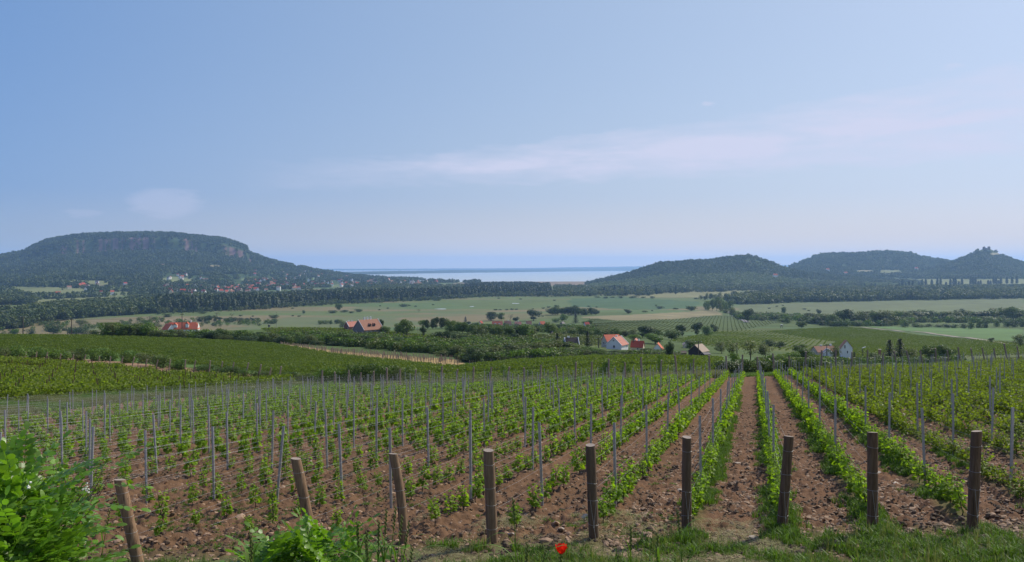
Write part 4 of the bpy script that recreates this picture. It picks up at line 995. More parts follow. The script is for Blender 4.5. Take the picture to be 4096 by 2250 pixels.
# verge nearest the camera
n = 9500; y = RNG.uniform(11.6, 15.6, n); X = RNG.uniform(-100, 2680, n); x = (X-CX)/F*y
lim = .08-.28*(X > 1700)+np.interp(X, [0, 600, 900, 1150, 1350, 1500, 1650, 1750, 1900, 2100, 2250, 2400, 2576], [14.0, 13.9, 13.9, 14.6, 14.3, 14.2, 14.6, 15.1, 14.4, 14.6, 14.8, 14.7, 14.7])
cov = fbm(x*1.1, y*1.6, 61, 3); dens = np.interp(X, [0, 1000, 1100, 1600, 1700, 2576], [.50, .52, .44, .43, .36, .34])
m = (y < lim+(cov-.5)*1.2) & (cov > dens)
GV = [tuft(f'verge_weed_{i}', 'grass_blade', 16, .34, .10, .012, .9, 450+i) for i in range(3)]+[tuft(f'verge_stem_{i}', 'pale_grass', 9, .5, .12, .006, .4, 460+i) for i in range(2)]
scatter('verge_grass', GT+GS+GS+GT+GV, pts_on(x[m], y[m]), RNG.rand(m.sum())*6.28, RNG.uniform(.35, .85, m.sum()), label='short green grass on the verge along the near end of the vineyard')
n = 1500; y = RNG.uniform(12.5, 17.5, n); X = RNG.uniform(1000, 2000, n); x = (X-CX)/F*y; m = (fbm(x*.9, y*.9, 63, 2) > .54) | ((np.abs(X-1850) < 60) & (np.abs(y-14.8) < .5))
scatter('cut_straw', DS, pts_on(x[m], y[m], .01), RNG.rand(m.sum())*6.28, RNG.uniform(.5, 1.1, m.sum()), label='dry cut grass lying on the soil between the posts')
n = 7000; y = 15+RNG.rand(n)**1.4*45; X = RNG.uniform(-50, 1700, n); x = (X-CX)/F*y; m = (fbm(x*.5, y*.5, 65, 3) > .54) & (y < far_edge(X))
scatter('soil_weeds', GS, pts_on(x[m], y[m]), RNG.rand(m.sum())*6.28, RNG.uniform(.3, .7, m.sum()), label='sparse low weeds between the rows of young vines')
# long pale grass beyond the ends of the rows
n = 30000; X = RNG.uniform(-100, 2700, n); e = far_edge(X); y = e+RNG.uniform(-.5, 1, n)*1.0+RNG.rand(n)*np.interp(X, [0, 740, 1160, 2000, 2576], [13, 14, 12, 10, 9]); x = (X-CX)/F*y
m = fbm(x*.3, y*.3, 67, 3) > .32
m &= ~((X > 1830) & (X < 2120))
pl = (fbm(x*.12, y*.12, 69, 2) > .46)
for nm, key, mm, lab in (('long_pale_grass', GL, m & pl, 'long pale seeding grass along the far edge of the vineyard'), ('long_green_grass', GG, m & ~pl, 'long green grass along the far edge of the vineyard')):
    scatter(nm, key, pts_on(x[mm], y[mm], -.03), RNG.rand(mm.sum())*6.28, RNG.uniform(.7, 1.5, mm.sum()), label=lab)
n = 5000; X = RNG.uniform(1700, 2300, n); y = 89+RNG.rand(n)*11; x = (X-CX)/F*y
scatter('short_far_grass', GT, pts_on(x, y, -.02), RNG.rand(n)*6.28, RNG.uniform(.8, 1.4, n), label='short bright green grass beyond the end of the bare lanes')
def rock(nm, mat, seed, flat=.35):
    rng = np.random.RandomState(seed); import bmesh
    bm = bmesh.new(); bmesh.ops.create_icosphere(bm, subdivisions=1, radius=1)
    for v in bm.verts: v.co *= rng.uniform(.72, 1.15); v.co.z *= flat; v.co.x *= rng.uniform(.9, 1.25)
    me = bpy.data.meshes.new(nm); bm.to_mesh(me); bm.free(); me.materials.append(MATS[mat]); return me
ROCK = [rock(f'stone_{i}', 'stone', 500+i, .28+.08*(i % 3)) for i in range(5)]; CLOD = [rock(f'clod_{i}', 'clod', 520+i, .6) for i in range(4)]
def field_pts(n, y0, y1, X0, X1, far=1.0):
    y = y0*(y1/y0)**(RNG.rand(n)**far); X = RNG.uniform(X0, X1, n); x = (X-CX)/F*y; m = (y < far_edge(X)); return x[m], y[m], X[m]
x, y, X = field_pts(30000, 13.2, 60, 1500, 2650); rk_ = (x-K0-KD*y)/KS; fr_ = np.abs(rk_-np.round(rk_))*KS; m = (fr_ > .30) & (fbm(x*.9, y*.9, 71, 3) > .38); x, y = x[m], y[m]
s = RNG.gamma(1.8, .0105, len(x))+.010; s = np.clip(s, .010, .085)
scatter('field_stones', ROCK, pts_on(x, y, .004), RNG.rand(len(x))*6.28, s, label='reddish flat stones littering the soil between the right-hand rows', tilt=RNG.normal(size=(len(x), 2))*.3)
x, y, X = field_pts(7000, 13.4, 50, -50, 1600); s = np.clip(RNG.gamma(1.6, .014, len(x))+.01, .01, .10)
scatter('scattered_stones', ROCK, pts_on(x, y, .002), RNG.rand(len(x))*6.28, s, label='scattered small stones on the soil of the left-hand rows', tilt=RNG.normal(size=(len(x), 2))*.3)
x, y, X = field_pts(32000, 13.2, 46, -80, 2650); m = fbm(x*1.3, y*1.3, 73, 3) > .42; x, y = x[m], y[m]; s = np.clip(RNG.gamma(2.2, .013, len(x))+.012, .012, .085)
scatter('soil_clods', CLOD, pts_on(x, y, -.002), RNG.rand(len(x))*6.28, s, label='crumbly brown clods of tilled soil', tilt=RNG.normal(size=(len(x), 2))*.4)
# the pale stones large enough to point at
BIG = [(1397, 1323, .16, 'flat pale grey stone right of the red poppy on straw'), (1411, 1334, .11, 'rounded brown stone touching the flat pale stone'), (1469, 1305, .14, 'upright beige slab just left of the orange brown post'),
 (1376, 1366, .17, 'beige wedge of stone just behind the poppy'), (1712, 1233, .13, 'reddish stone far behind and left of the lane post'), (1576, 1246, .12, 'small pink stone between the third and fourth posts'),
 (605, 1305, .16, 'rounded pinkish stone among the vines left of centre'), (524, 1222, .10, 'pale stone beside a vine near the left post'), (778, 1165, .12, 'pale slab lying between vines above the second post'),
 (1938, 1238, .10, 'pale stone in the bare lane near the dark leaning post'), (2208, 1190, .12, 'flat pale stone in the lane right of the leaning post'), (2255, 1216, .13, 'pale stone right of the upright brown post'),
 (2300, 1283, .12, 'light brown stone near the foot of the second last row'), (1857, 1168, .11, 'white stone in the middle of the bare lane'), (1895, 1352, .12, 'flat tan stone at the near end of the bare lane'),
 (2085, 1370, .13, 'tan stone at the verge between two thick posts'), (2140, 1355, .12, 'grey stone at the verge left of the upright brown post'), (1600, 1225, .13, 'reddish stone lying behind the third post from the lane'),
 (2523, 1190, .15, 'pale flat stone at the right edge of the vineyard'), (1285, 1355, .10, 'dark pebble near the base of the weathered post')]
for i, (X, Y, s, lab) in enumerate(BIG):
    y = -PH/((Y-HZ)/F+PB+PA*(X-CX)/F); x = (X-CX)/F*y; me = rock('stone', 'big_stone' if i % 3 else 'stone', 600+i, .42)
    o = link('stone', me); o.location = (x, y, sz(x, y)+s*.10); o.scale = (s, s*.75, s*.8); o.rotation_euler = (RNG.normal()*.3, RNG.normal()*.2, RNG.rand()*6); tag(o, lab, 'stone', 'larger stones on the vineyard soil')
# ------------------------------------------------------------------ vineyards further down
def clump(nm, mat, n, L, h, w_, leaf, seed, z0=.1):
    rng = np.random.RandomState(seed); p = np.stack([rng.uniform(-L/2, L/2, n), rng.normal(size=n)*w_*.5, z0+(h-z0)*rng.rand(n)**.8], 1)
    V, Fq = quads(p, rng.normal(size=(n, 3))+np.array((0, 0, .6)), leaf*rng.uniform(.7, 1.3, n), rng, .9); return np_mesh(nm, V, Fq, MATS[mat])
CLA = [clump(f'vine_clump_{i}', 'field_leaf', 55, 1.2, .95, .45, .13, 700+i) for i in range(4)]
CLB = [clump(f'row_clump_{i}', 'field_leaf', 26, 2.2, 1.0, .4, .26, 710+i) for i in range(3)]
CLO = [clump(f'old_vine_{i}', 'vine_leaf_rich', 110, 1.2, 1.35, .85, .12, 720+i, .3) for i in range(4)]
CLC = [clump(f'olive_clump_{i}', 'tree_olive', 22, 2.6, 1.0, .4, .30, 730+i) for i in range(3)]
def vrows(name, protos, poly, y0, y1, p1, p2, spacing, step, label, size=1.0, gap=0.0):
    a, b = at(*p1), at(*p2); d = np.array((b.x-a.x, b.y-a.y)); d /= np.linalg.norm(d); nrm = np.array((-d[1], d[0])); c0 = np.array((a.x, a.y))
    px_ = [q[0] for q in poly]; Xa, Xb = min(px_), max(px_)
    cor = np.array([((X-CX)/F*y, y) for X in (Xa, Xb) for y in (y0, y1)])-c0
    u = cor@d; v = cor@nrm; U, Vv = np.meshgrid(np.arange(u.min(), u.max(), step), np.arange(v.min(), v.max(), spacing)); U = U.ravel(); Vv = Vv.ravel()
    U = U+RNG.normal(size=len(U))*step*.15; x = c0[0]+U*d[0]+Vv*nrm[0]; y = c0[1]+U*d[1]+Vv*nrm[1]; m = (y > y0) & (y < y1); x, y = x[m], y[m]
    X = CX+F*x/y; z = land(x, y); Y = HZ-F*z/y; m = inpoly(X+(vn(x/9, y/9, 3)-.5)*5, Y, poly) & (fbm(x/12, y/12, 77, 2) > gap); x, y = x[m], y[m]; n = len(x)
    rz = math.atan2(d[1], d[0])+RNG.normal(size=n)*.1+np.where(RNG.rand(n) < .5, 0, math.pi)
    scatter(name, protos, np.stack([x, y, soil_z(x, y)], 1), rz, size*RNG.uniform(.75, 1.2, n), label=label)
    return x, y, d
vrows('hillside_vineyard', CLA, [(-80, 845), (280, 843), (560, 857), (690, 869), (850, 896), (1000, 913), (1150, 932), (1130, 945), (1030, 962), (740, 958), (640, 938), (430, 914), (260, 894), (-80, 890)], 95, 335, (629, 893), (1030, 928), 2.1, 1.0, 'smooth green hillside vineyard on the left with rows lying across the slope', 1.0)
vrows('hump_vineyard', CLA, [(1040, 956), (1162, 928), (1300, 911), (1500, 902), (1700, 900), (1815, 905), (1815, 935), (1500, 947), (1100, 965)], 98, 215, (1150, 942), (1700, 915), 2.1, 1.0, 'green vineyard on the rounded rise below the white house')
vrows('old_plot_vines', CLO, [(-80, 913), (0, 915), (130, 923), (400, 944), (600, 958), (740, 970), (640, 979), (330, 996), (150, 1010), (-80, 1016)], 62, 178, (300, 985), (470, 962), 1.9, 1.05, 'older dense vines on the plot at the left', 1.0, .24)
vrows('strip_vines', CLB, [(640, 820), (880, 827), (1110, 850), (1050, 870), (900, 862), (700, 850)], 330, 470, (700, 842), (1050, 850), 3.2, 2.0, 'striped vineyard in front of the brick house')
vrows('middle_vineyard', CLC, [(1100, 845), (1240, 846), (1340, 845), (1500, 842), (1540, 872), (1360, 870), (1240, 862)], 330, 620, (1150, 852), (1400, 858), 3.4, 2.4, 'olive green vineyard strips in the middle distance', 1.0, .3)
vrows('far_vineyard', CLC, [(1480, 802), (1560, 808), (1700, 804), (1822, 793), (1960, 812), (1850, 835), (1500, 838)], 560, 1250, (1600, 825), (1640, 812), 4.4, 2.6, 'far vineyard with fine upright stripes below the tan field', .66)
vrows('striped_vineyard', CLB, [(1680, 858), (1800, 836), (1960, 828), (2100, 852), (2040, 885), (1900, 880), (1780, 872)], 330, 760, (1850, 868), (1960, 840), 3.4, 1.8, 'vineyard with broad diagonal stripes behind the barn', .68)
vrows('right_vineyard', CLB, [(1925, 834), (2110, 823), (2165, 826), (2330, 846), (2640, 870), (2640, 905), (2300, 900), (1925, 905), (2108, 862)], 300, 900, (2100, 868), (2330, 858), 2.4, 1.5, 'wide dotted vineyard on the right slope above the plain', .6)
# tan strip with thin posts, posts of the middle vineyards: far too many to count
mb = MB()
for q in range(420):
    t = RNG.rand(); X = 705+t*450; Yc = np.interp(X, [700, 860, 1000, 1162], [868, 889, 900, 915]); p = at(X, Yc+RNG.uniform(-.5, .5)*np.interp(X, [700, 1160], [3, 17])); mb.box((p.x, p.y, p.z+.6), (.12, .12, 1.4))
for q in range(260):
    X = RNG.uniform(660, 1080); Y = RNG.uniform(826, 862); p = at(X, Y); mb.box((p.x, p.y, p.z+.8), (.14, .14, 2.0))
for q in range(150):
    t = RNG.rand(); X = 1180+t*520; p = at(X, np.interp(X, [1160, 1300, 1500, 1800], [925, 910, 902, 902])+1); mb.box((p.x, p.y, p.z+.7), (.07, .07, 1.6))
o = mb.build('thin_vineyard_posts', MATS['old_post']); tag(o, 'thin posts standing in the tan strip and the vineyards beyond', kind='stuff')
# rusty stakes of the older plot
j = 0; sm = MB(); sm.tube([(0, 0, -.2), (0, 0, 1.9)], .045, 6); SM = sm.mesh('rusty_stake', [MATS['rust']]); cand = []
a, b = at(300, 990), at(262, 925); d = np.array((b.x-a.x, b.y-a.y)); d /= np.linalg.norm(d); nr = np.array((-d[1], d[0]))
for r in range(-40, 40):
    for s in range(-8, 30):
        q = np.array((a.x, a.y))+nr*(r*2.3)+d*(s*5.6+((r*37) % 11)*.5); 
        if q[1] < 60: continue
        X = CX+F*q[0]/q[1]; z = float(land(q[0:1], q[1:2])[0]); Y = HZ-F*z/q[1]
        if -10 < X < 760 and inpoly(np.array([X]), np.array([Y]), [(-80, 913), (0, 915), (130, 923), (400, 944), (600, 958), (740, 970), (640, 979), (330, 996), (150, 1010), (-80, 1016)])[0] and (r+s*3) % 4 != 0: cand.append((r, X, q[0], q[1], z))
cand.sort(key=lambda c: (c[0], c[1])); rr_ = sorted(set(c[0] for c in cand)); cr_ = {}
for i, (r_, X, x, y, z) in enumerate(cand[:290]):
    cr_[r_] = cr_.get(r_, 0)+1
    o = link('rusty_stake', SM); o.location = (x, y, sz(x, y)); o.rotation_euler = (RNG.normal()*.03, RNG.normal()*.03, 0); o.scale = (1, 1, RNG.uniform(.9, 1.12))
    tag(o, f'dark rusty stake, {ordinal(cr_[r_])} from left, {ordinal(rr_.index(r_)+1)} row of the older plot', 'stake', 'rusty stakes in the older vine plot')
for i in range(23):
    X = 24+i*31+RNG.uniform(-6, 6); Yb = np.interp(X, [0, 130, 600, 745], [903, 912, 945, 966]); p = at(X, Yb)
    o = link('plot_end_post', OLD[i % 3]); o.location = p-Vector((0, 0, .1)); o.rotation_euler = (RNG.normal()*.03, .18+RNG.normal()*.05, 0); s = RNG.uniform(1.0, 1.2); o.scale = (s*1.15, s*1.15, s)
    tag(o, f'grey slanting wooden post beside the earth track, {ordinal(i+1)} from the left', 'post', 'slanting posts at the top of the older vine plot')

# ------------------------------------------------------------------ trees and bushes one can tell apart
KW = {'round': ('round green tree', 'tree', .9), 'dark': ('dark green tree', 'tree', .86), 'lime': ('light green tree', 'tree', .92), 'olive': ('dull olive tree', 'tree', .9), 'airy': ('thin-crowned tree', 'tree', .8),
      'shrub': ('green bush', 'bush', 1.35), 'darkshrub': ('dark green bush', 'bush', 1.4), 'limeshrub': ('light green bush', 'bush', 1.2), 'poplar': ('slender poplar', 'tree', .27), 'spruce': ('dark spruce', 'tree', .5), 'bare': ('half bare tree', 'tree', .6)}
NAME = {'spruce': 'spruce_tree', 'poplar': 'poplar_tree', 'shrub': 'bush', 'darkshrub': 'bush', 'limeshrub': 'bush', 'bare': 'bare_tree'}
def tree(kind, X, Yb, Yt, wpx=None, d=None, label='', group=None, split=None):
    p = at(X, Yb) if d is None else atd(X, d); d = p.y
    if d < 130: p.z = sz(p.x, p.y)
    h = max(.6, zat(Yt, d)-p.z); w_ = (px(0, wpx, d)/(KW[kind][2]*h)) if wpx else RNG.uniform(.85, 1.2)
    tm, cm = TREE[kind][RNG.randint(len(TREE[kind]))]; s = (h*w_, h*w_, h); rz = RNG.rand()*6.28
    t = empty(NAME.get(kind, 'leafy_tree'), (p.x, p.y, p.z-.05*h*.3), rz, s)
    link('trunk', tm, t); link('crown', cm, t)
    tag(t, label, KW[kind][1], group); return t
def belt(kinds, base, tops, n, phrase, group, wpx=None, hidden=False, jt=3, jb=1.0, X0=None, X1=None):
    """n plants along a line; base = (X, Y of the foot) or (X, distance) when hidden"""
    b = np.array(base, float); tp = np.array(tops, float); X0 = b[0, 0]; X1 = b[-1, 0]
    if hidden: n = int(n*1.2); wpx = wpx*1.3
    elif n > 12 and wpx and wpx > 16: n = int(n*1.12); wpx = wpx*1.3
    for i in range(n):
        X = X0+(X1-X0)*(i+.5+RNG.uniform(-.35, .35))/n; k = kinds[RNG.randint(len(kinds))]; yb = np.interp(X, b[:, 0], b[:, 1]); yt = np.interp(X, tp[:, 0], tp[:, 1])+RNG.normal()*jt
        w_ = wpx*RNG.uniform(.75, 1.3) if wpx else None
        tree(k, X, yb+RNG.normal()*jb, yt, w_, (yb*(1+RNG.normal()*.012) if hidden else None), f'{KW[k][0]}, {ordinal(i+1)} from left {phrase}', group)
belt(['round', 'olive', 'shrub', 'olive', 'dark', 'limeshrub', 'round'], [(265, 306), (320, 306), (740, 333), (1000, 292), (1165, 238)], [(265, 814), (370, 816), (405, 830), (510, 831), (560, 830), (640, 833), (700, 841), (850, 843), (950, 849), (1050, 859), (1165, 870)], 52, 'in the hedge behind the hillside vineyard', 'hedge behind the hillside vineyard', 33, True)
belt(['darkshrub', 'shrub', 'darkshrub', 'olive'], [(265, 303), (740, 328), (1000, 286), (1165, 230)], [(265, 829), (430, 838), (640, 846), (850, 860), (1000, 872), (1165, 890)], 44, 'at the foot of that hedge', 'low bushes under the hedge', 26, True, 2)
belt(['olive', 'round', 'dark', 'shrub'], [(900, 330), (1160, 285), (1445, 275)], [(900, 846), (1080, 856), (1160, 858), (1300, 868), (1400, 870), (1445, 870)], 26, 'in the second line behind the hedge', 'second hedge line', 34, True)
belt(['round', 'dark', 'olive'], [(1170, 225), (1445, 245)], [(1170, 888), (1230, 872), (1300, 870), (1350, 862), (1400, 858), (1445, 862)], 13, 'in the thicket ending the tan strip', 'dark thicket trees', 38, True)
belt(['darkshrub', 'dark', 'shrub'], [(1164, 214), (1440, 228)], [(1164, 898), (1230, 885), (1340, 882), (1440, 878)], 15, 'in front of the dark thicket', 'thicket bushes', 34, True)
belt(['round', 'lime', 'olive', 'dark'], [(1180, 300), (1300, 310), (1440, 300)], [(1180, 862), (1300, 864), (1440, 862)], 12, 'in the third line behind the hedge', 'third hedge line', 34, True)
belt(['shrub', 'lime', 'dark', 'olive'], [(1440, 262), (1560, 258), (1710, 250)], [(1440, 868), (1480, 876), (1530, 882), (1590, 884), (1650, 878), (1710, 888)], 13, 'between the houses and the garden trees', 'trees right beside the houses', 28, True)
belt(['shrub', 'darkshrub', 'olive'], [(1860, 804), (2000, 805), (2100, 820), (2240, 819), (2320, 808), (2640, 813)], [(1860, 796), (2000, 797), (2150, 804), (2300, 798), (2640, 800)], 34, 'under the long tree line', 'low bushes closing the long tree line', 26)
belt(['darkshrub', 'darkshrub', 'dark'], [(1098, 849), (1180, 855), (1316, 872)], [(1098, 836), (1180, 845), (1316, 861)], 15, 'in the short dark hedge before the village', 'short dark hedge', 22)
belt(['round', 'shrub', 'olive', 'dark'], [(1440, 236), (1560, 228), (1700, 222)], [(1440, 872), (1480, 882), (1530, 890), (1580, 890), (1620, 882), (1700, 893)], 17, 'in front of the white house', 'garden trees below the houses', 30, True)
T_ = 'trees and bushes among the houses'
for kind, X, Yb, Yt, w_, lab in [
    ('spruce', 1402, 874, 838, 26, 'dark spruce just left of the dark-roofed cabin'), ('spruce', 1478, 882, 831, 26, 'tall dark spruce between the cabin and the white house'), ('dark', 1683, 903, 858, 24, 'dark pointed evergreen left of the green container'),
    ('dark', 1628, 852, 820, 46, 'large dark tree above the red-roofed house'), ('lime', 1648, 866, 838, 60, 'broad bright green tree right of the white house'), ('lime', 1600, 866, 842, 40, 'bright green tree behind the red-roofed house'), ('dark', 1753, 845, 811, 32, 'tall dark tree in the clump above the barn'), ('dark', 1716, 847, 817, 30, 'dark tree left in the clump above the barn'),
    ('lime', 1779, 846, 819, 34, 'light green tree in the clump above the barn'), ('dark', 1797, 838, 815, 24, 'small dark tree right in the clump above the barn'), ('round', 1690, 856, 832, 44, 'round green tree between the clump and the evergreen'), ('round', 1740, 884, 856, 40, 'leafy tree behind the barn'),
    ('airy', 1843, 905, 857, 44, 'open-crowned fruit tree right of the barn'), ('airy', 1888, 908, 857, 46, 'second open-crowned fruit tree right of the barn'), ('olive', 1815, 890, 860, 38, 'olive tree behind the fruit trees'), ('limeshrub', 1848, 916, 886, 34, 'light green bush right of the barn'), ('olive', 1925, 900, 866, 44, 'olive green tree left of the far red roofs'),
    ('darkshrub', 1938, 872, 855, 34, 'left of two dark bushes at the vineyard corner'), ('darkshrub', 1962, 876, 860, 30, 'right of two dark bushes at the vineyard corner'), ('round', 2012, 892, 866, 40, 'green tree right below the far vineyard corner'), ('round', 2028, 912, 876, 52, 'full green tree right of the red roofs'), ('lime', 1992, 914, 884, 44, 'light green tree in front of the red roofs'), ('limeshrub', 2075, 925, 898, 46, 'leafy bush left of the narrow white house'), ('lime', 1955, 920, 890, 44, 'light green tree right of the fruit trees'),
    ('olive', 2098, 905, 868, 34, 'brownish tree just left of the narrow white house'), ('spruce', 2149, 912, 884, 16, 'small spruce right of the narrow white house'), ('round', 2198, 912, 889, 44, 'round bush by the tall lamp pole'), ('spruce', 2238, 905, 852, 40, 'left one of the paired big spruces'), ('spruce', 2264, 906, 849, 46, 'right one of the paired big spruces'),
    ('olive', 2290, 908, 877, 40, 'brownish green tree right of the paired spruces'), ('round', 2340, 908, 870, 50, 'green tree right of the paired spruces'), ('round', 2378, 908, 869, 44, 'green tree furthest right in the garden row'), ('darkshrub', 2400, 893, 880, 18, 'small dark bush alone in the right vineyard'), ('olive', 2566, 872, 842, 40, 'olive tree at the right edge beside the track'), ('dark', 2494, 862, 850, 15, 'lone small tree in the green field by the track'),
    ('round', 2017, 826, 809, 26, 'round bushy tree at the top of the right vineyard'), ('round', 1023, 846, 804, 44, 'big round bright tree right of the stone house'), ('round', 1002, 842, 815, 30, 'smaller round tree touching the big bright tree'), ('dark', 1066, 848, 823, 20, 'narrow dark tree on the lawn right of the big round tree'),
    ('dark', 955, 838, 804, 30, 'dark tree hiding the end of the long stone house'), ('round', 968, 841, 822, 34, 'green tree below the dark tree by the stone house'), ('olive', 862, 828, 806, 26, 'olive tree behind the brick barn'), ('dark', 1236, 807, 784, 36, 'wide bluish tree behind the village'), ('round', 1261, 807, 787, 22, 'green tree right of the wide bluish tree'), ('spruce', 1171, 815, 796, 14, 'spruce at the left end of the village'),
    ('dark', 1342, 807, 780, 40, 'large dark tree behind the middle of the village'), ('bare', 1284, 807, 788, 12, 'thin bare tree behind the village'), ('dark', 1298, 810, 797, 20, 'low dark tree behind the village'), ('spruce', 1448, 814, 788, 20, 'dark spruce at the right end of the village'), ('dark', 1439, 792, 768, 32, 'tall dark tree on the meadow edge above the village'),
    ('lime', 1416, 809, 790, 24, 'light green tree left of the village spruce'), ('lime', 1397, 812, 800, 20, 'round light green bush by the grey-roofed house'), ('round', 1385, 844, 812, 42, 'large dome-shaped tree in the lower village'), ('lime', 1322, 848, 815, 50, 'broad light green tree in the middle of the village'), ('dark', 1295, 856, 838, 34, 'dark bush at the lower edge of the village'), ('dark', 1348, 838, 818, 24, 'dark round tree in the middle of the village'), ('round', 1478, 819, 806, 34, 'round tree beside the small red and white house'),
    ('dark', 134, 842, 813, 34, 'dark round tree alone at the upper edge of the hillside vineyard'), ('lime', 37, 844, 827, 24, 'light green bush near the left power pole'), ('darkshrub', 78, 842, 829, 26, 'dark bush between pole and dark round tree'), ('darkshrub', 182, 844, 827, 30, 'dark bush at the foot of the second pole'), ('darkshrub', 207, 844, 824, 34, 'dark bush right of the second pole'), ('darkshrub', 236, 845, 831, 30, 'low bush before the hedge begins'),
    ('olive', 205, 818, 805, 26, 'pale tree in the meadow beyond the second pole'), ('dark', 1881, 811, 777, 32, 'big dark round tree on the plain right of the grey road'), ('round', 1972, 790, 773, 15, 'small round tree on the right plain'), ('dark', 2060, 791, 778, 17, 'small dark tree on the right plain'), ('airy', 1565, 747, 725, 17, 'left one of two tall trees on the far meadow'), ('airy', 1607, 749, 727, 19, 'right one of two tall trees on the far meadow'),
    ('dark', 1580, 790, 778, 26, 'dark bushy tree on the meadow above the tan field'), ('round', 1739, 783, 770, 32, 'round clump at the left of the roadside trees'), ('round', 853, 782, 764, 18, 'lone leafy tree in the big meadow'), ('bare', 1054, 786, 776, 10, 'bare small tree in the middle of the meadow'), ('bare', 545, 797, 782, 14, 'thin tree behind the orange-roofed farmhouse'), ('bare', 583, 800, 787, 12, 'thin tree right of the orange-roofed farmhouse'), ('bare', 376, 808, 793, 14, 'thin bare tree left of the orange-roofed farmhouse'), ('round', 764, 790, 781, 10, 'small tree left of the lone meadow tree')]:
    tree(kind, X, Yb, Yt, w_, None, lab, T_)
belt(['round', 'dark', 'olive', 'lime'], [(1060, 828), (1130, 826), (1160, 828)], [(1060, 808), (1100, 800), (1130, 801), (1160, 806)], 9, 'in the grove left of the village', 'grove left of the village', 22)
belt(['round', 'dark', 'lime', 'shrub', 'olive'], [(1125, 833), (1200, 843), (1300, 847), (1345, 846)], [(1125, 813), (1200, 822), (1300, 822), (1345, 825)], 17, 'in the tree row below the village', 'tree row below the village', 24)
belt(['darkshrub', 'round', 'dark'], [(1150, 822), (1300, 826), (1420, 828)], [(1150, 812), (1235, 815), (1330, 816), (1420, 816)], 15, 'between the village houses', 'trees between the village houses', 17)
belt(['darkshrub', 'dark', 'round'], [(1385, 793), (1500, 792)], [(1385, 776), (1430, 772), (1500, 780)], 13, 'on the meadow edge above the village', 'bushes on the meadow edge', 18)
belt(['round', 'olive', 'dark', 'shrub'], [(1425, 843), (1520, 846), (1660, 848)], [(1425, 822), (1520, 830), (1600, 830), (1660, 828)], 16, 'in the row behind the white house', 'tree row behind the white house', 24)
belt(['olive', 'round', 'olive', 'dark', 'round'], [(1860, 803), (2000, 804), (2100, 819), (2240, 818), (2320, 806), (2640, 812)], [(1860, 790), (1905, 790), (2000, 792), (2150, 783), (2230, 785), (2350, 783), (2450, 780), (2520, 775), (2640, 782)], 42, 'in the long tree line on the right plain', 'long tree line on the right plain', 32)
belt(['darkshrub', 'shrub'], [(1900, 806), (2110, 822), (2240, 819), (2290, 812)], [(1900, 798), (2110, 809), (2240, 806), (2290, 803)], 14, 'under the right end of the long tree line', 'bushes under the long tree line', 22)
belt(['darkshrub', 'shrub'], [(2270, 822), (2400, 826), (2600, 822)], [(2270, 815), (2400, 816), (2470, 806), (2600, 806)], 15, 'scattered before the long tree line', 'scattered bushes on the right plain', 17, jt=2)
belt(['olive', 'round', 'shrub'], [(1771, 778), (1815, 785), (1838, 782)], [(1771, 758), (1815, 754), (1838, 765)], 8, 'beside the grey road on the plain', 'roadside trees', 16)
belt(['shrub', 'olive'], [(1822, 789), (1860, 803)], [(1822, 775), (1860, 790)], 6, 'at the right of the grey road', 'roadside bushes', 14)
belt(['shrub', 'dark', 'olive'], [(1755, 756), (1838, 756)], [(1755, 744), (1800, 740), (1838, 738)], 8, 'at the end of the far woodland', 'bushes at the woodland end', 14)
belt(['darkshrub'], [(1500, 750), (1645, 750)], [(1500, 746), (1645, 746)], 8, 'in the faint row on the far meadow', 'low bushes on the far meadow', 14, jt=.8)
belt(['darkshrub', 'shrub'], [(800, 816), (862, 815)], [(800, 808), (862, 804)], 5, 'in the thicket left of the brick barn', 'thicket left of the brick barn', 18, jt=1)
belt(['darkshrub', 'dark'], [(497, 809), (556, 808)], [(497, 798), (530, 792), (556, 799)], 5, 'in the clump behind the orange-roofed farmhouse', 'clump behind the farmhouse', 19, jt=1)
belt(['darkshrub'], [(563, 808), (645, 806)], [(563, 801), (600, 799), (645, 803)], 5, 'right of that clump', 'low meadow bushes', 17, jt=.7)
# slim poplars along the road under the castle hill
pl_ = [2175, 2192, 2202, 2236, 2262, 2270, 2279, 2287, 2296, 2312, 2320, 2329, 2344, 2358, 2366, 2380, 2391, 2399, 2404, 2412, 2420, 2442, 2448, 2454, 2461, 2467, 2486, 2492, 2500, 2506, 2512, 2518, 2533, 2546, 2558]
for i, X in enumerate(pl_):
    tall = RNG.rand() < .6; yb = np.interp(X, [2170, 2300, 2440, 2560], [724, 722, 717, 714]); tree('poplar', X, yb, yb-(19 if tall else 11)*RNG.uniform(.85, 1.1), 7 if tall else 6, None, f'slender dark poplar, {ordinal(i+1)} from left in the row below castle hill', 'row of poplars under the castle hill')
for i, X in enumerate([1520, 1546, 1560, 1572, 1586, 1598, 1612, 1626, 1652, 1700]):
    tree('poplar', X, 741, 741-RNG.uniform(13, 24), 7, None, f'dark pointed poplar, {ordinal(i+1)} from left below the middle hill', 'poplars at the foot of the middle hill')
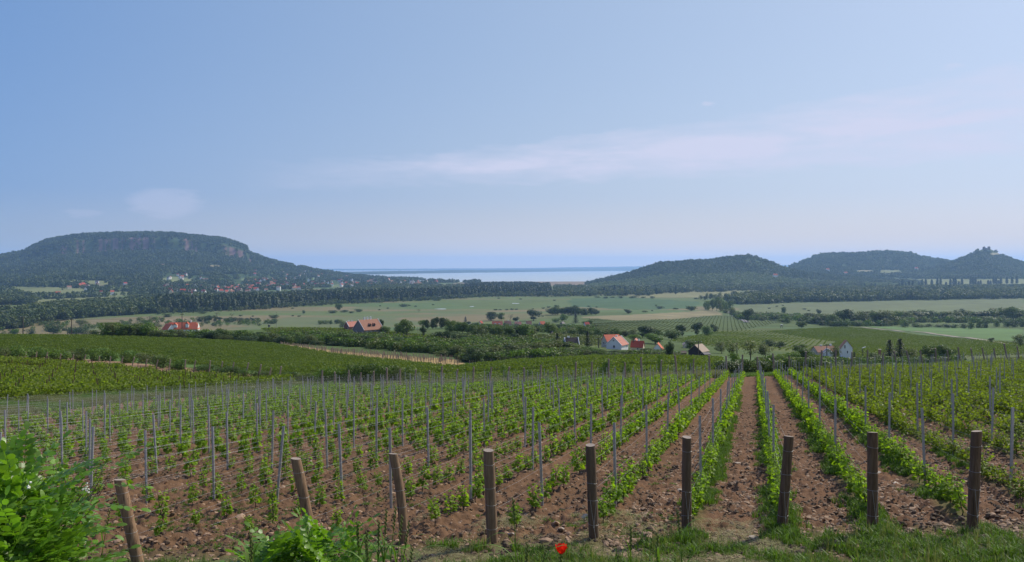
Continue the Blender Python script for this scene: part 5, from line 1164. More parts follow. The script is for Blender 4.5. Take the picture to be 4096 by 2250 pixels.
mead = [(838, 788, 26), (866, 786, 22), (884, 788, 16), (903, 785, 26), (1014, 772, 26), (976, 777, 9), (1045, 772, 10), (1030, 770, 9), (1018, 758, 13), (1032, 758, 12), (1058, 757, 20), (1098, 757, 28), (1090, 753, 12), (1090, 768, 8), (1000, 757, 8), (1047, 755, 8), (1063, 751, 9), (956, 771, 6), (955, 781, 8), (820, 767, 8), (737, 777, 9), (1247, 781, 13), (1258, 781, 10), (1275, 781, 12), (1287, 780, 13), (1299, 780, 11), (632, 803, 10), (647, 803, 12), (690, 800, 30), (736, 796, 8), (752, 797, 11), (419, 798, 30), (512, 789, 20), (486, 788, 6), (605, 796, 12), (636, 797, 8), (1700, 779, 16), (1660, 777, 24), (1650, 770, 8), (1623, 786, 16), (1640, 783, 8), (1752, 753, 14), (1500, 774, 8), (1480, 772, 10), (2023, 779, 12), (2035, 783, 10), (1935, 777, 10), (1955, 772, 10), (1970, 770, 8), (1367, 777, 12), (1380, 775, 14), (1400, 772, 16), (1340, 779, 8), (1255, 752, 8), (1208, 749, 10), (1310, 754, 10), (1395, 757, 10), (1365, 797, 8)]
mead.sort()
for i, (X, Y, w_) in enumerate(mead):
    tree('darkshrub', X, Y, Y-max(2.6, w_*.26), w_, None, f'low dark meadow bush, {ordinal(i+1)} from the left of those dotted over the plain', 'low bushes dotted over the plain')
belt(['limeshrub', 'olive', 'shrub', 'limeshrub'], [(-20, 906), (260, 908), (430, 928), (640, 950), (740, 960)], [(-20, 876), (100, 876), (180, 884), (230, 870), (270, 884), (360, 890), (420, 902), (520, 922), (640, 930), (740, 942)], 26, 'between earth track and hillside vineyard', 'bushes along the earth track', 38)
belt(['limeshrub', 'shrub', 'olive'], [(750, 966), (900, 968), (1030, 964)], [(750, 946), (850, 928), (900, 920), (950, 914), (1030, 930)], 13, 'below the hillside vineyard', 'bushes below the hillside vineyard', 40)
belt(['darkshrub', 'darkshrub', 'shrub'], [(1812, 101), (1960, 103)], [(1812, 908), (1900, 910), (1960, 914)], 9, 'at the far end of the bare lane', 'leafy bushes beyond the bare lane', 46, True)
belt(['limeshrub', 'shrub', 'lime'], [(1960, 108), (2110, 108)], [(1960, 905), (2050, 898), (2110, 912)], 7, 'beyond the rows right of the bare lane', 'light bushes beyond the right rows', 44, True)
for X, Yt, w_, lab in ((1268, 922, 26, 'small lime green bush by the far posts left of centre'), (1523, 906, 34, 'lime green bush behind the far posts in the middle'), (1576, 908, 26, 'second lime green bush behind the far posts in the middle'), (1660, 896, 15, 'slim lime green sapling in the rounded vineyard'), (1738, 903, 16, 'slim sapling right of the first one'), (1228, 925, 20, 'dark small bush beyond the far posts'), (1330, 930, 22, 'low bush beyond the far posts left of the lime bushes')):
    tree('limeshrub', X, 0, Yt, w_, 98, lab, 'saplings beyond the far posts')
belt(['olive', 'shrub'], [(2410, 122), (2620, 128)], [(2410, 912), (2620, 903)], 7, 'on the bank beyond the far right posts', 'bushes beyond the right posts', 30, True)

# ------------------------------------------------------------------ tracks, puddles
def strip(name, pts, wid, colr_, lift=.12):
    P = [at(*p) for p in pts]; Q = []
    for a, b in zip(P[:-1], P[1:]):
        for i in range(24): Q.append(a.lerp(b, i/24))
    Q.append(P[-1]); V = []
    for i, p in enumerate(Q):
        d = (Q[min(i+1, len(Q)-1)]-Q[max(0, i-1)]); d.z = 0; d.normalize(); s = Vector((-d.y, d.x, 0))*wid/2
        for q in (p-s, p+s): V.append((q.x, q.y, float(land(np.array([q.x]), np.array([q.y]))[0])+lift))
    me = np_mesh(name, np.array(V), grid_faces(len(Q), 2), [MATS['land']], colors=np.tile(colr_, (len(V), 1)), smooth=True); tag(link(name, me), kind='structure')
strip('track', [(2165, 824), (2250, 832), (2400, 848), (2480, 858), (2600, 872)], 5, (.30, .26, .20), .35)
strip('road', [(1826, 782), (1840, 790), (1858, 800), (1880, 812)], 8, (.24, .22, .22), .3)
strip('path', [(1400, 842), (1440, 834), (1480, 824), (1500, 818)], 4, (.36, .31, .22), .3)
strip('farm_track', [(1000, 850), (1060, 846), (1130, 850)], 3, (.34, .30, .2), .2)
def puddle(X, Y, w_, hpx):
    p = at(X, Y); a = px(0, w_, p.y)/2; b = p.y*p.y/(-p.z*F)*hpx/2
    vs = [(p.x+math.cos(t)*a*(1+.25*math.sin(3*t+X)), p.y+math.sin(t)*b*(1+.3*math.sin(2*t+X)), p.z+.25) for t in [i*6.2832/28 for i in range(28)]]
    me = bpy.data.meshes.new('puddle'); me.from_pydata(vs, [], [tuple(range(28))]); me.materials.append(MATS['water']); me.update(); return link('pond', me)
for X, Y, w_, h_, lab in ((1110, 778, 30, 1.4, 'long shallow pool on the meadow left of centre'), (1187, 772, 12, 1.2, 'small shallow pool between the two larger ones'), (1296, 764, 18, 1.8, 'shallow pale pool on the green meadow right of centre')):
    tag(puddle(X, Y, w_, h_), lab, 'pool', 'shallow pools on the meadow')

# ------------------------------------------------------------------ houses
def gable(mb, L, W_, hw, hr, mi=0):
    a, b = L/2, W_/2; vs = [(-a, -b, -1), (-a, b, -1), (-a, b, hw), (-a, 0, hw+hr), (-a, -b, hw), (a, -b, -1), (a, b, -1), (a, b, hw), (a, 0, hw+hr), (a, -b, hw)]
    mb.add(vs, [(0, 4, 3, 2, 1), (5, 6, 7, 8, 9), (0, 5, 9, 4), (1, 2, 7, 6)], mi)
def roofm(mb, L, W_, hw, hr, ov=.35, th=.16, mi=0, hip=0):
    a, b = L/2+ov*.6, W_/2+ov; sl = hr/(W_/2)
    for s in (-1, 1):
        e = hw-ov*sl+.03; top_ = hw+hr+.03; A = a-hip
        vs = [(-a, s*b, e), (a, s*b, e), (A, 0, top_), (-A, 0, top_), (-a, s*b, e+th), (a, s*b, e+th), (A, 0, top_+th), (-A, 0, top_+th)]
        mb.add(vs, [(0, 1, 2, 3), (4, 7, 6, 5), (0, 4, 5, 1), (1, 5, 6, 2), (3, 2, 6, 7), (0, 3, 7, 4)], mi)
    if hip:
        for s in (-1, 1): mb.add([(s*a, -b, hw-ov*sl+.03+th), (s*a, b, hw-ov*sl+.03+th), (s*(a-hip), 0, hw+hr+.03+th)], [(0, 1, 2)], mi)
def house(X, Yb, Lp, Wp, Hp, Rp, rz, wall, roof, label, group, name='house', verge=False, chim=(), wins=(), doors=(), dorm=(), d=None, hip=0):
    """sizes in pixels of the photograph at the house's distance"""
    p = at(X, Yb) if d is None else atd(X, d); u = p.y/F; L, W_, hw, hr = Lp*u, Wp*u, Hp*u, Rp*u
    t = empty(name, p, rz); tag(t, label, 'house', group)
    mb = MB(); gable(mb, L, W_, hw, hr); link('wall', mb.mesh('wall', [MATS[wall]]), t)
    mb = MB(); roofm(mb, L, W_, hw, hr, hip=hip*u); rf = link('roof', mb.mesh('roof', [MATS[roof]]), t)
    if verge:
        for s in (-1, 1):
            mb = MB()
            for q in (-1, 1):
                a = Vector((s*(L/2+.12), q*(W_/2+.3), hw-.1)); b = Vector((s*(L/2+.12), 0, hw+hr+.28)); mb.tube([a, b], .17, 4)
            link('verge', mb.mesh('verge', [MATS['white_paint']]), rf)
    for (cx, cy, ch) in chim:
        mb = MB(); z0 = hw+hr*(1-abs(cy)*2); mb.box((cx*L, cy*W_, z0+ch*u*.4), (.75, .6, ch*u+.8)); mb.box((cx*L, cy*W_, z0+ch*u*.9+.42), (.9, .75, .14)); link('chimney', mb.mesh('chimney', [MATS['white_wall']]), rf)
    for (side, s, zc, ww, wh) in wins:         # side: 'g-','g+' gable ends, 'f-','f+' long sides
        w2, h2 = ww*u, wh*u; zz_ = zc*u
        if side[0] == 'g': sg = -1 if side[1] == '-' else 1; c = (sg*(L/2), s*W_, zz_); fr = (.16, w2+.2, h2+.2); pn = (.20, w2, h2)
        else: sg = -1 if side[1] == '-' else 1; c = (s*L, sg*(W_/2), zz_); fr = (w2+.2, .16, h2+.2); pn = (w2, .20, h2)
        mb = MB(); mb.box(c, fr); wd = link('window', mb.mesh('window', [MATS['white_paint']]), t); mb = MB(); mb.box(c, pn); link('pane', mb.mesh('pane', [MATS['dark_glass']]), wd)
    for (side, s, ww, wh) in doors:
        sg = -1 if side[1] == '-' else 1; c = (sg*L/2, s*W_, wh*u/2) if side[0] == 'g' else (s*L, sg*W_/2, wh*u/2); sz_ = (.18, ww*u, wh*u) if side[0] == 'g' else (ww*u, .18, wh*u)
        mb = MB(); mb.box(c, sz_); link('door', mb.mesh('door', [MATS['timber_dark']]), t)
    for (sx, sg, dl, dw, dh) in dorm:            # dormers on the slope at side sg
        mb = MB(); l2, w2, h2 = dl*u, dw*u, dh*u; zb = hw+hr*.35; yc = sg*W_*.30
        mb.box((sx*L, yc, zb+h2*.3), (w2, l2, h2)); dm = link('dormer', mb.mesh('dormer', [MATS['timber_dark'] if roof != 'roof_orange' else MATS['white_wall']]), rf)
        mb = MB(); a = w2/2+.25
        for s in (-1, 1): mb.add([(sx*L+s*a, yc-l2/2-.3, zb+h2*.62), (sx*L+s*a, yc+l2/2+.3, zb+h2*.62), (sx*L, yc+l2/2+.3, zb+h2*1.35), (sx*L, yc-l2/2-.3, zb+h2*1.35)], [(0, 1, 2, 3)])
        dr = link('dormer_roof', mb.mesh('dormer_roof', [MATS[roof]]), rf)
    return t
HG = 'houses below the vineyards'
house(1553, 884, 46, 40, 13, 18, R(60), 'white_wall', 'roof_pink', 'white gabled house with a pale orange roof and white edges, behind the garden trees', HG, verge=True, chim=[(.12, .10, 5)], wins=[('g-', -.02, 9, 4.5, 5.5), ('g-', .02, 24, 2.5, 3), ('f-', .3, 8, 4, 4)], name='white_house', d=325)
house(1538, 878, 40, 34, 18, 14, R(18), 'cream_wall', 'roof_orange', 'cream-walled wing with an orange roof behind the white house', HG, wins=[('g-', .05, 12, 4, 5), ('g-', -.2, 12, 3, 5)], d=345, name='house_wing')
house(1437, 884, 34, 30, 4, 24, R(12), 'cream_wall', 'roof_brown', 'steep dark-roofed cabin with a white-edged gable left of the white house', HG, verge=True, chim=[(-.2, .05, 4)], wins=[('g+', .05, 14, 5, 5), ('g+', -.15, 6, 4, 6)], doors=[('g+', .12, 4, 8)], d=300, name='cabin')
house(1604, 884, 30, 24, 10, 13, R(-20), 'cream_wall', 'roof_red', 'red-roofed house between the white house and the evergreen', HG, chim=[(.1, .05, 4)], wins=[('f-', .1, 5, 3, 4)], d=330)
house(1599, 880, 22, 18, 14, 11, R(70), 'white_wall', 'roof_pink', 'small pink roof rising behind the red-roofed house', HG, d=350)
house(1655, 892, 34, 24, 10, 14, R(75), 'white_wall', 'roof_orange', 'orange roof slope half hidden by the trees left of the evergreen', HG, d=285)
house(1728, 872, 24, 18, 8, 8, R(80), 'cream_wall', 'roof_pink', 'small gabled house peeping out of the trees above the barn', HG, verge=True, d=390)
house(1757, 910, 38, 36, 13, 15, R(50), 'timber_dark', 'roof_tan', 'old dark timber barn with a pale tan roof and low porch', HG, doors=[('g-', .05, 7, 10)], wins=[('f-', .3, 6, 4, 4)], d=262, name='barn')
house(1775, 910, 16, 14, 8, 3, R(20), 'timber_dark', 'roof_grey', 'low lean-to shed attached at the right end of the barn', HG, d=246, name='shed')
house(1716, 908, 16, 12, 7, 3, R(10), 'timber_dark', 'roof_brown', 'low rusty shed just left of the barn', HG, d=256, name='shed')
house(2072, 896, 56, 30, 12, 12, R(15), 'cream_wall', 'roof_terracotta', 'long brownish red roof low behind the trees right of the barn', HG, chim=[(.4, .1, 5), (-.1, .1, 4)], wins=[('f-', .1, 6, 3, 4)], d=330)
house(2082, 898, 18, 20, 12, 9, R(80), 'white_wall', 'roof_grey', 'small white-edged grey roof in front of the long red roof', HG, verge=True, d=305)
house(2128, 925, 24, 26, 28, 17, R(78), 'white_wall', 'roof_terracotta', 'tall narrow white gable house with two slit windows behind the far posts', HG, wins=[('g-', .18, 30, 2.4, 8), ('g-', -.05, 17, 2.4, 6)], d=300, name='narrow_white_house')
house(926, 840, 60, 46, 12, 23, R(48), 'stone_wall', 'roof_terracotta', 'long grey stone house with a steep tiled roof and three white chimneys', HG, verge=True, chim=[(-.18, .02, 6), (-.02, .02, 6), (.14, .02, 6)], wins=[('f-', -.36, 6, 3, 5), ('f-', -.15, 6, 3, 5), ('f-', .1, 6, 3, 5), ('g-', .2, 6, 3, 4)], doors=[('f-', -.05, 3, 8)], dorm=[(-.12, -1, 7, 6, 5), (.10, -1, 7, 6, 5)], d=415, name='stone_house')
house(886, 832, 32, 27, 11, 11, R(40), 'brick', 'roof_pink', 'brick barn with a pink tiled roof left of the stone house', HG, verge=True, chim=[(-.3, .05, 3), (.0, .05, 3)], doors=[('g-', .05, 4, 8)], wins=[('g-', -.25, 6, 3.2, 4)], d=440, name='brick_barn')
# orange-roofed farmhouse
t = house(460, 828, 76, 26, 8, 15, R(9), 'white_wall', 'roof_orange', 'long farmhouse with a bright orange roof rising above the hedge', HG, chim=[(.25, .03, 5)], wins=[('f-', .38, 3, 3, 4), ('f-', .28, 3, 3, 4), ('f-', .46, 3, 3, 4)], dorm=[(-.20, -1, 12, 9, 7), (.17, -1, 9, 7, 9)], d=455, name='farmhouse', hip=6)
house(425, 828, 24, 22, 7, 13, R(-35), 'white_wall', 'roof_orange', 'lower left wing of the orange-roofed farmhouse', HG, d=452, name='farmhouse_wing')
VG = 'small houses of the village in the middle distance'
for a in ((1209, 818, 9, 9, 5, 5, 60, 'cream_wall', 'roof_red', 'small dark red gable at the left end of the village'), (1251, 823, 26, 14, 5, 9, 3, 'white_wall', 'roof_orange', 'bright red-roofed house with two eyebrow dormers in the village'),
          (1277, 821, 17, 12, 5, 8, 6, 'cream_wall', 'roof_terracotta', 'terracotta-roofed house right of the bright red roof'), (1303, 822, 16, 12, 5, 7, 5, 'cream_wall', 'roof_pink', 'pale pink roof in the middle of the village'),
          (1330, 821, 13, 11, 5, 8, 10, 'white_wall', 'roof_terracotta', 'terracotta roof third from the right in the village'), (1364, 823, 13, 12, 6, 8, 25, 'white_wall', 'roof_orange', 'red-roofed house with a white gable facing right'),
          (1415, 823, 14, 12, 5, 8, 60, 'stone_wall', 'roof_grey', 'grey-roofed cottage right in the village'), (1476, 820, 12, 9, 4, 5, 20, 'white_wall', 'roof_red', 'small red and white house at the field corner'), (1206, 823, 5, 5, 7, 3, 80, 'white_wall', 'roof_grey', 'tiny white hut below the dark red gable')):
    house(a[0], a[1], a[2], a[3], a[4], a[5], R(a[6]), a[7], a[8], a[9], VG, wins=[('f-', -.2, 3, 1.6, 2), ('f-', .2, 3, 1.6, 2), ('g+', 0, 4, 1.5, 2)], dorm=([(-.2, -1, 4, 4, 2), (.2, -1, 4, 4, 2)] if a[0] == 1251 else ()), chim=([(.1, .05, 3)] if a[0] in (1277, 1303) else ()))
# yellow wayside shrine, container, hides, masts
def small(name, X, d, Yb, label, cat, parts, rz=0, grp=None):
    p = at(X, Yb) if d is None else atd(X, d)
    if p.y < 130: p.z = sz(p.x, p.y)
    t = empty(name, p, rz); tag(t, label, cat, grp)
    for pn, fn, mat in parts(p.y/F): link(pn, fn.mesh(pn, [MATS[mat]]), t)
    return t
def boxes(*bs):
    m_ = MB()
    for c, s in bs: m_.box(c, s)
    return m_
def shrine(u):
    r = MB(); r.add([(-2.2*u, -2.2*u, 8*u), (2.2*u, -2.2*u, 8*u), (2.2*u, 2.2*u, 8*u), (-2.2*u, 2.2*u, 8*u), (0, 0, 12*u)], [(0, 1, 4), (1, 2, 4), (2, 3, 4), (3, 0, 4)]); return [('tower', boxes(((0, 0, 4*u-.5), (4*u, 4*u, 8*u+1))), 'yellow_wall'), ('roof', r, 'roof_grey'), ('niche', boxes(((0, -2*u, 5*u), (1.4*u, .1, 3*u))), 'dark_glass')]
small('shrine', 1389, None, 845, 'tiny yellow shrine tower under the dome-shaped tree', 'shrine', shrine, R(20))
small('container', 1692, 250, 907, 'pale green flat-roofed container at the edge of the rounded vineyard', 'container', lambda u: [('box', boxes(((0, 0, 4.3*u), (24*u, 12*u, 8.6*u))), 'pale_green_metal'), ('lid', boxes(((0, 0, 8.8*u), (25*u, 13*u, .7*u))), 'white_paint'), ('door', boxes(((3*u, -6.1*u, 4*u), (5*u, .15, 7*u))), 'cream_wall')], R(-8))
def hide(u, c='timber_dark', top_='roof_brown', H=12):
    m_ = MB()
    for sx in (-1, 1):
        for sy in (-1, 1): m_.tube([(sx*2.6*u, sy*2.6*u, -.3), (sx*1.7*u, sy*1.7*u, H*.6*u)], .35*u, 4)
    return [('legs', m_, 'pole_wood'), ('cabin', boxes(((0, 0, H*.78*u), (4.6*u, 4.6*u, H*.36*u))), c), ('roof', boxes(((0, 0, H*.99*u), (5.6*u, 5.6*u, .6*u))), top_), ('window', boxes(((0, -2.35*u, H*.82*u), (3*u, .1*u, 1.4*u))), 'dark_glass')]
small('hunting_hide', 677, None, 829, 'dark wooden hunting hide at the edge of the vineyard left of the brick barn', 'hunting hide', lambda u: hide(u, H=11))
small('lookout_hut', 1966, None, 826, 'small hut on legs with a pale top in the right vineyards', 'lookout hut', lambda u: hide(u, 'cream_wall', 'white_paint', 9))
small('stone_tower', 2337-112+117, 300, 0, 'slim brick chimney tower with a pale cap left of the paired spruces', 'tower', lambda u: [('shaft', boxes(((0, 0, 11*u), (5*u, 5*u, 24*u))), 'brick'), ('cap', boxes(((0, 0, 23.5*u), (7*u, 7*u, 1.4*u))), 'cream_wall')]).location = atd(2213, 300)
def mast(u):
    out = []
    for i in range(5):
        m_ = MB()
        for sx, sy in ((-1, -1), (1, -1), (1, 1), (-1, 1)): m_.tube([(sx*1.6*u*(1-.12*i), sy*1.6*u*(1-.12*i), 4.4*u*i-.5), (sx*1.6*u*(1-.12*(i+1)), sy*1.6*u*(1-.12*(i+1)), 4.4*u*(i+1))], .3*u, 4)
        m_.tube([(-1.5*u, -1.5*u, 4.4*u*i), (1.5*u, -1.5*u, 4.4*u*(i+1))], .2*u, 4); m_.tube([(1.5*u, -1.5*u, 4.4*u*i), (-1.5*u, -1.5*u, 4.4*u*(i+1))], .2*u, 4)
        out.append(('section', m_, 'red_paint' if i % 2 == 0 else 'white_paint'))
    return out
small('radio_mast', 483, 2050, 0, 'red and white lattice mast rising from the trees before the hill village', 'mast', mast)
# power poles and lines
def pole(X, d, Yt, label, Yb=0, arm=True):
    p = at(X, Yb) if d is None else atd(X, d); h = zat(Yt, p.y)-p.z; t = empty('power_pole', p); tag(t, label, 'power pole', 'wooden power poles'); r = .17
    m_ = MB(); m_.tube([(0, 0, -.5), (0, 0, h)], [r*1.3, r*.8], 8); link('pole', m_.mesh('pole', [MATS['pole_wood']]), t)
    if arm:
        link('crossarm', boxes(((0, 0, h-.45), (2.2, .14, .16))).mesh('crossarm', [MATS['pole_wood']]), t)
        for s in (-1, 0, 1): m_ = MB(); m_.tube([(s*.95, 0, h-.4), (s*.95, 0, h-.1)], .07, 6); link('insulator', m_.mesh('insulator', [MATS['white_paint']]), t)
    return p+Vector((0, 0, h-.1))
A = pole(58, 305, 796, 'wooden power pole nearest the left edge above the hillside vineyard'); B = pole(180, 308, 802, 'wooden power pole right of the dark round tree'); C_ = pole(458, 350, 789, 'thin pole standing in front of the orange-roofed farmhouse'); D_ = pole(695, None, 786, 'power pole beside the hunting hide', 820)
G_ = pole(1757, 258, 858, 'dark double power pole in front of the barn'); H_ = pole(1506, 300, 850, 'pole in the garden left of the white house'); I_ = pole(1854, 300, 862, 'pole among the fruit trees right of the barn', arm=False); J_ = pole(2080, 285, 866, 'pole in front of the long red roof'); K_ = pole(1583+10, 330, 848, 'pole between white house and red-roofed house', arm=False)
p0 = A+Vector((-70, 6, .5))
m_ = MB(); k_ = 0
for n_, (a, b) in enumerate(((p0, A), (A, B), (B, C_), (C_, D_), (H_, K_), (K_, G_), (G_, I_), (I_, J_))):
    for s in (-1, 1):
        m_ = MB(); q = [a.lerp(b, i/12)+Vector((s*.9, 0, -1.2*4*(i/12)*(1-i/12))) for i in range(13)]; m_.tube(q, .018, 3, cap=False)
        o = m_.build('power_line', MATS['pole_wood']); tag(o, ('front' if s < 0 else 'rear')+f' power line strung over the {ordinal(n_+1)} span counted from the left', 'power line', 'power lines between the poles')
def lamp(X, d, Yt):
    p = atd(X, d); h = zat(Yt, d)-p.z; t = empty('street_lamp', p); tag(t, 'tall leaning lamp pole right of the narrow white house', 'street lamp')
    m_ = MB(); m_.tube([(0, 0, -.3), (-.25, 0, h)], [.14, .08], 6); link('pole', m_.mesh('pole', [MATS['pole_wood']]), t); m_ = MB(); m_.box((.15, 0, h+.05), (1.1, .3, .16), tilt=Matrix.Rotation(-.35, 3, 'Y')); link('lamp_head', m_.mesh('lamp_head', [MATS['white_paint']]), t)
lamp(2172, 240, 875)
def car(X, Yb, d, label, rz):
    p = at(X, Yb) if d is None else atd(X, d); t = empty('parked_car', p, rz); tag(t, label, 'car', 'cars parked by the stone house')
    m_ = MB(); prof = [(-2.1, .35), (-2.1, .85), (-1.9, 1.0), (-1.2, 1.05), (-.6, 1.5), (.9, 1.52), (1.6, 1.05), (2.05, .95), (2.1, .35)]; vs = [(x, s*(.85-.12*(z > 1.2)), z) for s in (-1, 1) for x, z in prof]; n = len(prof)
    m_.add(vs, [tuple(range(n))[::-1], tuple(range(n, 2*n))]+[(i, i+1, n+i+1, n+i) for i in range(n-1)]+[(n-1, 0, n, 2*n-1)]); link('body', m_.mesh('body', [MATS['car_white']]), t)
    m_ = MB(); m_.box((.12, 0, 1.27), (1.5, 1.56, .34)); link('window', m_.mesh('window', [MATS['dark_glass']]), t)
    for sx in (-1.3, 1.3):
        for sy in (-.8, .8): m_ = MB(); m_.tube([(sx, sy-.1, .33), (sx, sy+.1, .33)], .33, 10); link('wheel', m_.mesh('wheel', [MATS['tyre']]), t)
car(897, 0, 425, 'white car parked between the brick barn and the stone house', R(-20)); car(959, 0, 398, 'white car parked at the right end of the stone house', R(10)); car(1463, 826, None, 'white car on the pale path beyond the village', R(25))
# ------------------------------------------------------------------ the village under the flat topped hill
def vh(wall, roof, L, W_, hw, hr): m_ = MB(); gable(m_, L, W_, hw, hr, 0); m_.box((0, 0, -3), (L, W_, 5), mi=0); roofm(m_, L, W_, hw, hr, .4, .3, 1); return m_.mesh('village_house', [MATS[wall], MATS[roof]])
VH = [vh('white_wall', 'roof_red', 15, 10, 4, 5), vh('white_wall', 'roof_terracotta', 17, 11, 4, 5), vh('cream_wall', 'roof_red', 20, 11, 4, 5.5), vh('white_wall', 'roof_orange', 13, 11, 5, 5), vh('white_wall', 'roof_grey', 13, 10, 5.5, 5), vh('cream_wall', 'roof_terracotta', 22, 12, 4.5, 5)]
VN = ['at the church', 'right of the church', 'behind the poplars right of the church', 'on the slope above the church', 'at the middle of the hill foot', 'near the lake end', 'closest to the lake', 'high on the right slope', 'highest on the slope', 'on the pale knolls at left', 'by the upper meadow']
VL = [(410, 560, 724, 741, 46), (560, 640, 722, 742, 26), (640, 760, 718, 736, 24), (620, 720, 704, 718, 16), (760, 900, 708, 724, 22), (870, 1060, 706, 720, 30), (1000, 1130, 708, 716, 14), (700, 860, 690, 706, 12), (640, 960, 668, 700, 16), (140, 320, 715, 752, 9), (420, 520, 690, 712, 8)]
vill = []
for ci, (X0, X1, Y0, Y1, n) in enumerate(VL):
    vill += [(X, Y, ci, i) for i, (X, Y) in enumerate(sorted((RNG.uniform(X0, X1), RNG.uniform(Y0, Y1)) for _ in range(int(n*1.25))))]
for X, Y, ci, i in vill:
    p = at(X, Y); m_ = VH[RNG.choice(6, p=(.30, .22, .18, .08, .10, .12))]; o = link('village_house', m_); o.location = p+Vector((0, 0, 5.0)); o.rotation_euler = (0, 0, RNG.uniform(-.9, .9)+(1.57 if RNG.rand() < .35 else 0)); s = RNG.uniform(.62, 1.0); o.scale = (s, s, s*1.15)
    w_ = {'roof_red': 'red-roofed', 'roof_terracotta': 'brownish-roofed', 'roof_orange': 'orange-roofed', 'roof_grey': 'grey-roofed white'}[m_.materials[1].name]
    tag(o, f'tiny {w_} house, {ordinal(i+1)} from left of those {VN[ci]}', 'house', 'village under the flat topped hill')
for X, Y, lab in ((2082, 703-19, 'tiny orange-roofed house left of the tan patch on the rounded hill'), (2127, 693, 'tiny pale house below the rounded hill'), (2305, 681, 'tiny orange-roofed house in the gap before the castle hill'), (1950, 700, 'tiny house at the right foot of the middle hill')):
    p = at(X, Y); o = link('village_house', VH[3]); o.location = p+Vector((0, 0, 6)); o.scale = (1.4, 1.4, 1.4); tag(o, lab, 'house', 'scattered far houses')
def steeple(u):
    r = MB(); r.add([(-1.3*u, -1.3*u, 7*u), (1.3*u, -1.3*u, 7*u), (1.3*u, 1.3*u, 7*u), (-1.3*u, 1.3*u, 7*u), (0, 0, 15*u)], [(0, 1, 4), (1, 2, 4), (2, 3, 4), (3, 0, 4)]); n_ = MB(); gable(n_, 9*u, 4*u, 3*u, 2*u); n_.v = [(x+6*u, y, z) for x, y, z in n_.v]; q = MB(); roofm(q, 9*u, 4*u, 3*u, 2*u, .4, .3); q.v = [(x+6*u, y, z) for x, y, z in q.v]
    return [('tower', boxes(((0, 0, 3*u), (2.6*u, 2.6*u, 8*u))), 'white_wall'), ('spire', r, 'white_paint'), ('nave', n_, 'white_wall'), ('roof', q, 'roof_red')]
small('church', 566, None, 732, 'white church with a tall pale pointed spire in the hill village', 'church', steeple, R(10))
# castle ruin
p = atd(2482, 4600); u = p.y/F*.74; p.z = zat(626.5, 4600); t = empty('castle_ruin', p); tag(t, 'ruined castle with two broken towers on top of the steep hill at the right', 'castle')
def ruin(x0, x1, prof, dep):
    m_ = MB(); xs_ = np.linspace(x0*u, x1*u, len(prof)); n = len(prof); vs = [(x, s*dep*u, -4*u) for s in (-1, 1) for x in xs_]+[(x, s*dep*u, h*u) for s in (-1, 1) for x, h in zip(xs_, prof)]
    fs = [(i, i+1, 2*n+i+1, 2*n+i) for i in range(n-1)]+[(n+i+1, n+i, 3*n+i, 3*n+i+1) for i in range(n-1)]+[(2*n+i, 2*n+i+1, 3*n+i+1, 3*n+i) for i in range(n-1)]+[(0, 2*n, 3*n, n), (n-1, 2*n-1, 4*n-1, 3*n-1)]
    m_.add(vs, fs); return m_
link('wall', ruin(-11, 11, [5, 4.5, 4.2, 3.4, 2.6, 2.2, 1.6, 2.0, 3.0, 3.6, 4.0], 2).mesh('wall', [MATS['castle_stone']]), t)
link('tower', ruin(-12, -6.5, [6.0, 7.0, 6.6, 8.2, 6.0], 3).mesh('tower', [MATS['castle_stone']]), t); link('tower', ruin(4.5, 11, [5.0, 7.6, 8.2, 8.0, 8.2, 4.0], 3).mesh('tower', [MATS['castle_stone']]), t)

# ------------------------------------------------------------------ plants close to the camera
def locust_leaf(rng, L, npair, mb=None):
    """a pinnate leaf along +x: rachis and oval leaflets, each folded at its midrib"""
    Vs = []; Fs = []; o = 0
    def lf(base, d, l, w_):
        nonlocal o
        d = d/np.linalg.norm(d); side = np.cross(d, (0, 0, 1)); side /= np.linalg.norm(side); up = np.cross(side, d)
        roll = rng.uniform(-.5, .5); side = side*math.cos(roll)+up*math.sin(roll)
        pr = [(0, 0), (.2, .75), (.55, 1.0), (.85, .65), (1.0, 0)]
        L_ = [base+d*l*a+side*w_*b+up*w_*.25*b for a, b in pr]; R_ = [base+d*l*a-side*w_*b+up*w_*.25*b for a, b in pr[1:-1]]
        Vs.extend(L_+R_); Fs.extend([(o, o+1, o+5, o), (o+1, o+2, o+6, o+5), (o+2, o+3, o+7, o+6), (o+3, o+4, o+7, o+3)]); o += 8
    droop = rng.uniform(.05, .35)
    pos = lambda t: np.array((L*t, 0, -droop*L*t*t))
    for i in range(npair):
        t = .22+.74*i/npair
        for s in (-1, 1): lf(pos(t), np.array((.45, s*1.0, rng.uniform(-.3, .15))), .040*rng.uniform(.85, 1.15), .0105*rng.uniform(.9, 1.2))
    lf(pos(1.0), np.array((1., 0, -.2)), .042, .011)
    w_ = .0016
    for i in range(4):
        a, b = pos(i/4), pos((i+1)/4); Vs.extend([a+np.array((0, w_, 0)), a-np.array((0, w_, 0)), b-np.array((0, w_, 0)), b+np.array((0, w_, 0))]); Fs.append((o, o+1, o+2, o+3)); o += 4
    return np.array(Vs), Fs
LLV = [locust_leaf(np.random.RandomState(800+i), .19+.012*i, 6+i % 3) for i in range(7)]
def mesh_py(nm, V, Fs, mat):
    me = bpy.data.meshes.new(nm); me.from_pydata([tuple(v) for v in V], [], [tuple(dict.fromkeys(f)) for f in Fs]); me.materials.append(MATS[mat]); me.update(); return me
LLM = [mesh_py(f'locust_leaf_{i}', V, Fs, 'locust_leaf') for i, (V, Fs) in enumerate(LLV)]
